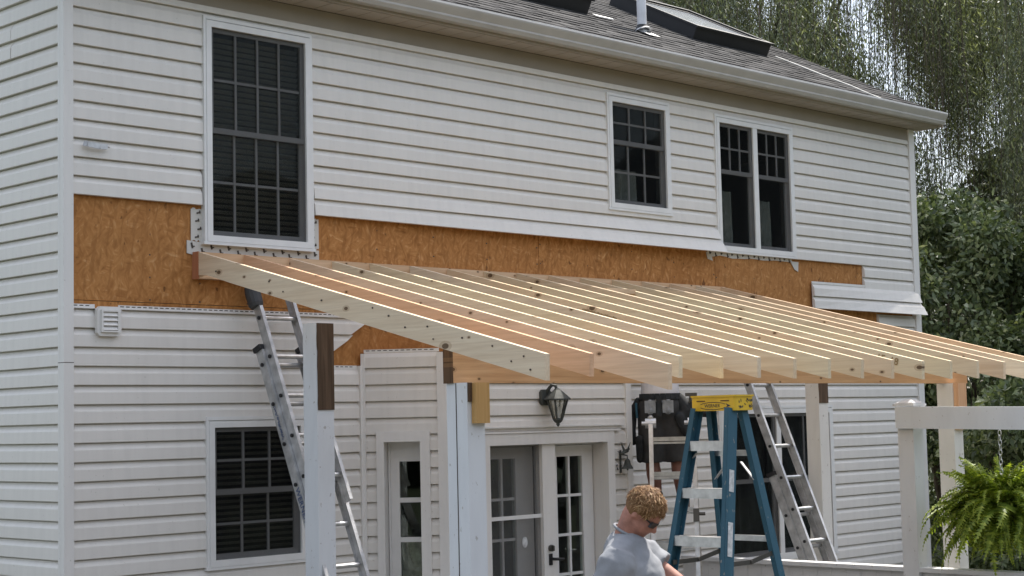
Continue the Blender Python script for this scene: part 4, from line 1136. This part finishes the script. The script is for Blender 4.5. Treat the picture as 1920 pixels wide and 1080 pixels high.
# shirt
m = MB()
m.limb([Q(-.02,0,.88), Q(-.01,0,1.10), Q(.0,0,1.35), Q(-.015,0,1.52), Q(-.03,0,1.62)], [.165,.160,.178,.168,.12], 22)
m.limb([Q(.005,.07,1.36), Q(.0,.10,1.52)], [.125,.10], 16); m.limb([Q(.005,-.07,1.36), Q(.0,-.10,1.52)], [.125,.10], 16)
m.limb([Q(-.025,.165,1.605), Q(-.045,0,1.655), Q(-.025,-.165,1.605)], [.074,.098,.074], 18)
for s in (1, -1):
    sh = Q(-.015, s*.175, 1.595); el = Q(.19,.20,1.435) if s > 0 else Q(-.10,-.24,1.30)
    e_ = .40 if s > 0 else .84
    m.tube([sh.lerp(el,-.2), sh, sh.lerp(el,e_*.5), sh.lerp(el,e_)], [.06,.096,.088,.090], 18)
o = remeshed('shirt', m, M['shirt'], p1, .010, 4)
tx = bpy.data.textures.new('folds', 'CLOUDS'); tx.noise_scale = .13; tx.noise_depth = 2
tx2 = bpy.data.textures.new('creases', 'MARBLE'); tx2.noise_scale = .10; tx2.turbulence = 9
d2 = o.modifiers.new('d2', 'DISPLACE'); d2.texture = tx2; d2.strength = .006; d2.mid_level = .5; d2.texture_coords = 'LOCAL'
dm = o.modifiers.new('d', 'DISPLACE'); dm.texture = tx; dm.strength = .020; dm.mid_level = .5; dm.texture_coords = 'LOCAL'
m = MB()      # collar ring
ring = []
for k in range(19):
    a = 2*math.pi*k/18; ring.append(Q(-.028+.062*math.cos(a), .064*math.sin(a), 1.735 - .034*math.cos(a)))
m.tube(ring, .007, 8, caps=False); part('collar', m, M['shirt'], p1, True)
m = MB()
for s in (1, -1):
    hp, kn, an = Q(-.02,s*.095,.95), Q(.02,s*.11,.50), Q(-.03,s*.12,.10)
    m.limb([hp, hp.lerp(kn,.5), kn, kn.lerp(an,.5)], [.125,.105,.085,.08], 16); m.tube([kn.lerp(an,.4), an], [.08,.085], 14)
m.limb([Q(-.02,0,.84), Q(-.02,0,.98)], [.15,.15], 18)
remeshed('trousers', m, M['jeans'], p1, .013, 4)
# hair: scalp shell and many short strands
m = MB(); hrnd = random.Random(3)
def scalp(n_):
    out = []
    while len(out) < n_:
        v = Vector((hrnd.gauss(0,1), hrnd.gauss(0,1), hrnd.gauss(0,1))).normalized()
        if v.z > -.55 and not (v.x > .60 and v.z < .46) and not (v.x > .25 and v.z < .05) and not (v.z < -.15 and v.x > .0): out.append(v)
    return out
shell = MB(); shell.ellipsoid(HH(-.016,0,.034), (.100,.081,.095), (Hf, L_, Hu), 22, 15)
shell.f = [f for f in shell.f if (lambda c: not ((c.dot(Hf) > .045 and c.dot(Hu) < .05) or c.dot(Hu) < -.055 or (c.dot(Hu) < -.005 and c.dot(Hf) > .0)))(sum((Vector(shell.v[i]) for i in f), Vector())/len(f)-hc)]
shell.m = [0]*len(shell.f)
for v in scalp(5200):
    p = HH(-.016+v.x*.099, v.y*.080, .034+v.z*.094); nr = (Hf*v.x + L_*v.y + Hu*v.z).normalized()
    nv3 = noise.noise_vector(Vector(v)*5.5)
    fl = -Hu*.45 + Hf*(.75 if v.z > .35 else -.30) + nv3*1.5 + Vector((hrnd.uniform(-.18,.18), hrnd.uniform(-.18,.18), hrnd.uniform(-.1,.1)))
    lift = .20 + .30*max(0, noise.noise(Vector(v)*7+Vector((3,1,2))))
    fl = (fl - nr*fl.dot(nr)).normalized(); w_ = nr.cross(fl)*hrnd.uniform(.0010,.0024); Ls = hrnd.uniform(.030,.050) if v.z > .1 else hrnd.uniform(.012,.024)
    q1 = p + nr*Ls*lift + fl*Ls*.40; q2 = p + nr*Ls*(lift*1.1) + fl*Ls*.9; q3 = q2 + fl*Ls*.3 - nr*Ls*.22
    m.add([p-w_, p+w_, q1+w_, q1-w_, q2+w_*.7, q2-w_*.7, q3], [(0,1,2,3),(3,2,4,5),(5,4,6)])
m.add(shell.v, shell.f)
part('hair', m, M['hair'], p1)
# sunglasses
m = MB()
for s in (1, -1):
    m.obox(HH(.092,s*.032,-.006), (Hf+L_*s*.25, L_-Hf*s*.25, Hu), (.005,.024,.015)); m.bar(HH(.085,s*.060,.002), HH(-.01,s*.080,.004), .004, .006, side=L_)
m.bar(HH(.099,.014,0), HH(.099,-.014,0), .006, .006); part('sunglasses', m, M['black'], p1)

# ---- the worker on the ladder
WB = Vector((5.29,-.61,1.455))
p2 = thing('person', 'worker in dark shorts and tool belt standing on the silver ladder under the rafters', 'person', tuple(WB))
Q2, F2, L2 = person_frame(WB, (.776,.63,0))
m = MB()
hp = {1: Q2(.0,.085,.86), -1: Q2(.0,-.085,.86)}
kn = {1: Q2(.03,.085,.45), -1: Q2(.05,-.13,.46)}; an = {1: Q2(-.03,.05,.09), -1: Q2(.0,-.17,.08)}
for s in (1, -1):
    m.limb([hp[s], hp[s].lerp(kn[s],.5), kn[s]], [.10,.088,.064], 14); m.limb([kn[s], kn[s].lerp(an[s],.35), an[s]], [.060,.064,.042], 14)
    m.limb([an[s]+Vector((0,0,-.04)), an[s]+F2*.12-Vector((0,0,.055))], [.042,.036], 12)
m.limb([Q2(0,0,.88), Q2(0,0,1.05), Q2(.03,0,1.25), Q2(.05,0,1.42)], [.115,.12,.14,.115], 18); m.limb([Q2(.05,.17,1.43), Q2(.05,-.17,1.43)], [.07,.07], 14)
m.limb([Q2(.05,0,1.44), Q2(.07,0,1.53), Q2(.09,0,1.58)], [.065,.058,.056], 14)
hc = Q2(.10,0,1.655); Hf, Hu, L_ = F2, Vector((0,0,1)), L2
head(m)
for s in (1, -1):
    sh, el, wr = Q2(.05,s*.19,1.43), Q2(.22,s*.24,1.30), Q2(.42,s*.16,1.50)
    m.limb([sh, sh.lerp(el,.5), el], [.056,.050,.042], 14); m.limb([el, el.lerp(wr,.35), wr], [.042,.042,.028], 14); hand(m, wr, wr-el, F2, s, .6)
remeshed('body', m, M['skinr'], p2, .0085, 4)
m = MB(); m.limb([Q2(-.01,0,1.00), Q2(.0,0,1.10), Q2(.03,0,1.27), Q2(.05,0,1.42)], [.165,.16,.175,.13], 20); m.limb([Q2(.045,.16,1.43), Q2(.045,-.16,1.43)], [.085,.085], 16)
for s in (1, -1):
    sh, el = Q2(.05,s*.19,1.43), Q2(.22,s*.24,1.30); m.tube([sh, sh.lerp(el,.75)], [.08,.075], 14)
remeshed('shirt', m, M['wshirt'], p2, .012, 4)
m = MB()
for s in (1, -1): m.limb([hp[s]+Vector((0,0,.02)), hp[s].lerp(kn[s],.45)], [.118,.112], 16); m.tube([hp[s].lerp(kn[s],.3), hp[s].lerp(kn[s],1.06)], [.115,.112], 16)
m.limb([Q2(-.02,.04,.90), Q2(-.02,-.04,.90)], [.14,.14], 18)
remeshed('shorts', m, M['shorts'], p2, .012, 4)
m = MB()
for k in range(24):
    a, b = 2*math.pi*k/24, 2*math.pi*(k+1)/24
    m.prism([Q2(-.01+.158*math.cos(a),.172*math.sin(a),.955),Q2(-.01+.158*math.cos(b),.172*math.sin(b),.955),Q2(-.01+.154*math.cos(b),.168*math.sin(b),1.005),Q2(-.01+.154*math.cos(a),.168*math.sin(a),1.005)], (Q2(math.cos((a+b)/2),math.sin((a+b)/2),0)-Q2(0,0,0))*.010)
part('tool_belt', m, M['darkcloth'], p2)
for l0 in (.085, -.065):
    m = MB(); m.limb([Q2(-.165,l0,.925), Q2(-.175,l0,.86)], [.030,.034], 10); m.obox(Q2(-.185,l0,.893), (F2, L2, (0,0,1)), (.016,.046,.052)); part('belt_padding', m, M['strapgrey'], p2)
m = MB(); m.obox(Q2(-.198,.010,.90), (F2, L2, (0,0,1)), (.012,.022,.085)); part('back_strap', m, M['darkcloth'], p2)
m = MB(); m.limb([Q2(-.02,.19,.95), Q2(-.03,.24,.84), Q2(-.03,.26,.70), Q2(-.02,.24,.60)], [.028,.042,.046,.032], 14); m.limb([Q2(-.09,.185,.62), Q2(-.09,.185,.45)], [.036,.030], 12); remeshed('tool_pouch', m, M['darkcloth'], p2, .009, 2)
m = MB(); m.limb([Q2(-.03,-.16,.96), Q2(-.05,-.23,.85), Q2(-.05,-.26,.75)], [.05,.078,.052], 14); m.limb([Q2(-.06,-.28,.90), Q2(-.06,-.37,.83), Q2(-.06,-.42,.82)], [.055,.04,.028], 10); m.limb([Q2(-.10,-.16,.80), Q2(-.09,-.22,.64)], [.05,.03], 10); remeshed('tool_pouch', m, M['darkcloth'], p2, .009, 2)
m = MB(); m.tube([Q2(-.08,-.24,.86), Q2(-.09,-.26,.98)], .012, 8); m.obox(Q2(-.09,-.262,.99), (F2, L2, (0,0,1)), (.016,.05,.014)); part('hammer', m, M['steel'], p2)
m = MB(); m.tube([Q2(-.10,.20,.80), Q2(-.11,.205,.93)], .010, 8); part('screwdriver', m, M['blue'], p2)
for s in (1, -1):
    m = MB(); a = an[s]; m.limb([a+Vector((0,0,.05)), a+Vector((0,0,-.04))], [.056,.056], 12); m.limb([a-F2*.05-Vector((0,0,.055)), a+F2*.10-Vector((0,0,.06)), a+F2*.19-Vector((0,0,.065))], [.048,.047,.038], 12)
    remeshed('boot', m, M['boot'], p2, .010, 3)

# ------------------------------------------------------------------ trees
def leaves(centers, dirs, L, Wd, rngs):
    """diamond leaf quads: centers Nx3 (base), dirs Nx3 unit"""
    n = len(centers); r_ = rngs.normal(size=(n,3)); w_ = np.cross(dirs, r_); w_ /= np.linalg.norm(w_, axis=1)[:,None]+1e-9
    L = np.asarray(L)[:,None]; W = np.asarray(Wd)[:,None]
    nn = np.cross(dirs, w_)
    v = np.stack([centers, centers+dirs*L*.45+w_*W*.5+nn*L*.04, centers+dirs*L, centers+dirs*L*.45-w_*W*.5+nn*L*.04], 1).reshape(-1,3)
    f = np.arange(4*n).reshape(n,4); return v, f

def willow(base, height, radius, n_str, seed, label, openings=(), leafstep=.045):
    r_ = np.random.default_rng(seed); root = thing('willow_tree', label, 'tree', tuple(base), 'trees beyond the house'); b = np.array(base, float)
    m = MB(); tp = Vector(base)+Vector((.2,.1,height*.45)); m.tube([Vector(base)-Vector((0,0,.1)), Vector(base)+Vector((.1,0,height*.2)), tp], [.42,.30,.20], 12); part('trunk', m, M['bark'], root)
    limbs = []; m = MB()
    for k in range(11):
        a = 2*math.pi*k/11 + r_.uniform(-.2,.2); rr = radius*r_.uniform(.45,.85); e = Vector(base)+Vector((rr*math.cos(a), rr*math.sin(a), height*r_.uniform(.78,.98)))
        s0 = Vector(base)+Vector((.15,.05,height*r_.uniform(.25,.45))); mid = s0.lerp(e,.5)+Vector((0,0,height*.08)); q = [s0, s0.lerp(mid,.5)+Vector((0,0,.2)), mid, mid.lerp(e,.5)+Vector((0,0,.3)), e]
        m.tube([p_+Vector((r_.uniform(-.25,.25),r_.uniform(-.25,.25),0)) if 0 < i_ < 4 else p_ for i_, p_ in enumerate(q)], [.07,.04,.028,.018,.01], 6); limbs.append(q)
    part('branches', m, M['bark'], root)
    C_, D_, LL_, WW_ = [], [], [], []; tw = MB()
    camv = np.array([CAM.x, CAM.y]);
    for k in range(n_str):
        rr = radius*math.sqrt(r_.uniform(.03,1)); a = r_.uniform(0, 2*math.pi)
        x, y = b[0]+rr*math.cos(a), b[1]+rr*math.sin(a)
        top = b[2] + height*(.98-.42*(rr/radius)**2) + r_.uniform(-.8,.6)
        ln = r_.uniform(.45,1.0)*height*.62*(.65+.35*rr/radius)
        # thin places in the curtain of strands (clumping)
        cl = noise.noise(Vector((x*.55+seed, y*.55, 2.2)))
        if cl < -.22 and r_.uniform() < .6: continue
        n = int(ln/leafstep); t = np.arange(n)*leafstep; sway = r_.uniform(-.05,.05,2)
        px = x + sway[0]*t + .06*np.sin(t*1.3+k); py = y + sway[1]*t + .06*np.cos(t*1.1+k*2); pz = top - t + .15*np.exp(-t*2)
        cc = np.stack([px,py,pz],1) + r_.normal(scale=.045,size=(n,3))
        # ragged openings in the curtain of leaves
        ql = (px-b[0])*.53 - (py-b[1])*.848; op = np.zeros(n)
        for (q0, sl_, zr, dz_, w_, pr) in openings:
            op = np.maximum(op, pr*np.exp(-(((ql-(q0+(zr-pz)*sl_))/w_)**4))*(np.abs(pz-zr) < dz_))
        keep = (r_.uniform(size=n) > op) & ((pz < 10.2) | (r_.uniform(size=n) < (.35 if height < 17 else .8)))
        cc = cc[keep]
        nk = len(cc)
        if nk < 2: continue
        dd = np.stack([r_.normal(scale=.55,size=nk), r_.normal(scale=.55,size=nk), -1.0+r_.uniform(-.2,.5,size=nk)],1); dd /= np.linalg.norm(dd,axis=1)[:,None]
        C_.append(cc); D_.append(dd); LL_.append(r_.uniform(.07,.12,nk)); WW_.append(r_.uniform(.013,.024,nk))
        if k % 4 == 0:
            idx = np.linspace(0, n-1, 6).astype(int); tw.tube([Vector((px[i],py[i],pz[i])) for i in idx], [.006,.005,.004,.003,.003,.002], 3, caps=False)
    v, f = leaves(np.concatenate(C_), np.concatenate(D_), np.concatenate(LL_), np.concatenate(WW_), r_)
    bigmesh('crown', v, f, M['willow'], root)
    part('hanging_twigs', tw, M['bark'], root, kind='stuff')

def bush(name, base, rx, ry, h, n, seed, label, mat='bush', leaf=.105, trunk=True):
    r_ = np.random.default_rng(seed); root = thing(name, label, 'shrub' if 'shrub' in name else 'tree', tuple(base), 'trees beyond the house')
    b = np.array(base, float); m = MB()
    for k in range(7):
        a = 2*math.pi*k/7; e = Vector(base)+Vector((rx*.6*math.cos(a), ry*.6*math.sin(a), h*r_.uniform(.55,.9))); s0 = Vector(base)+Vector((.1*math.cos(a),.1*math.sin(a),-.05))
        m.tube([s0, s0.lerp(e,.4)+Vector((0,0,h*.1)), e], [.07 if h < 6 else .14,.05,.015], 6)
    part('trunk', m, M['bark'], root)
    nc = 90; th = r_.uniform(0, 2*math.pi, nc); u_ = r_.uniform(.02,1,nc); q = r_.uniform(.45,1.02,nc)
    zz = u_*h; prof = np.sqrt(np.clip(1-(np.abs(u_-.42)/.60)**2.2, .02, 1))
    cc = np.stack([b[0]+rx*q*prof*np.cos(th), b[1]+ry*q*prof*np.sin(th), b[2]+zz],1); sz = r_.uniform(.22,.48,nc)*(h/5)**.5
    per = n//nc; C_ = []; D_ = []
    for c, s in zip(cc, sz):
        g_ = r_.normal(size=(per,3)); g_ /= np.linalg.norm(g_,axis=1)[:,None]; rad_ = r_.uniform(.3,1.12,per)**.6
        C_.append(c + g_*rad_[:,None]*s*np.array([1,1,.8])); dd = g_*.5 + r_.normal(scale=.6,size=(per,3)) + np.array([0,0,-.35]); D_.append(dd/np.linalg.norm(dd,axis=1)[:,None])
    C_ = np.concatenate(C_); D_ = np.concatenate(D_); v, f = leaves(C_, D_, r_.uniform(.6,1.3,len(C_))*leaf, r_.uniform(.35,.6,len(C_))*leaf, r_)
    bigmesh('crown', v, f, M[mat], root)

OPEN = ((2.60, .50, 7.9, 2.9, .62, .96), (.35, .05, 8.9, .5, .25, .9), (4.2, .2, 7.2, .9, .40, .85), (1.9, .1, 5.9, .7, .35, .75))
willow((19.0, 8.2, 0), 14.5, 5.6, 7000, 3, 'tall weeping willow with long hanging strands beyond the house corner', OPEN)
willow((23.0, 18.5, 0), 15.5, 6.2, 6400, 8, 'second weeping willow filling the sky over the roof slope')
willow((18.4, .1, 0), 18.5, 2.7, 1500, 21, 'greener willow with its strands hanging above the arbor and shrubs')  # height stretched so the unseen crown top shades the loose siding
bush('broadleaf_shrub', (14.6, 1.9, 0), 1.5, 1.5, 5.0, 42000, 4, 'tall leafy shrub growing just past the far corner post')
bush('broadleaf_shrub', (15.6, .1, 0), 1.7, 1.6, 5.6, 46000, 5, 'large dark shrub beyond the rafter tails and the arbor')
bush('broadleaf_shrub', (12.4, -.55, 0), 1.3, 1.3, 2.6, 26000, 6, 'low dark shrub in the gap behind the hanging fern')
bush('shade_tree', (22.5, 4.4, 0), 3.0, 2.6, 7.0, 60000, 9, 'dense dark green tree standing behind the shrubs', 'evergreen', .13)

# unseen wood added behind the camera to block low sky light; shows in panes
m = MB(); tr = random.Random(4)
for k in range(46):
    a = math.pi + (math.pi+.35)*k/45 - .25
    d_ = tr.uniform(38, 50); c = Vector((1+d_*math.cos(a), -5+d_*math.sin(a), 0)); h_ = tr.uniform(9, 14); w_ = tr.uniform(3.2, 5.0)
    b0 = len(m.v); m.ellipsoid(c+Vector((0,0,h_*.52)), (w_, w_, h_*.52), nu=20, nv=14)
    for i in range(b0, len(m.v)):
        p = Vector(m.v[i]); n_ = noise.noise(p*.55)*1.1 + noise.noise(p*1.7)*.5
        q = p + (p-c-Vector((0,0,h_*.5))).normalized()*n_; m.v[i] = tuple(q)
solo('unseen_treeline', m, plain('unseen wood', (.030,.042,.020), .95, var=.45, scale=1.2), kind='stuff')
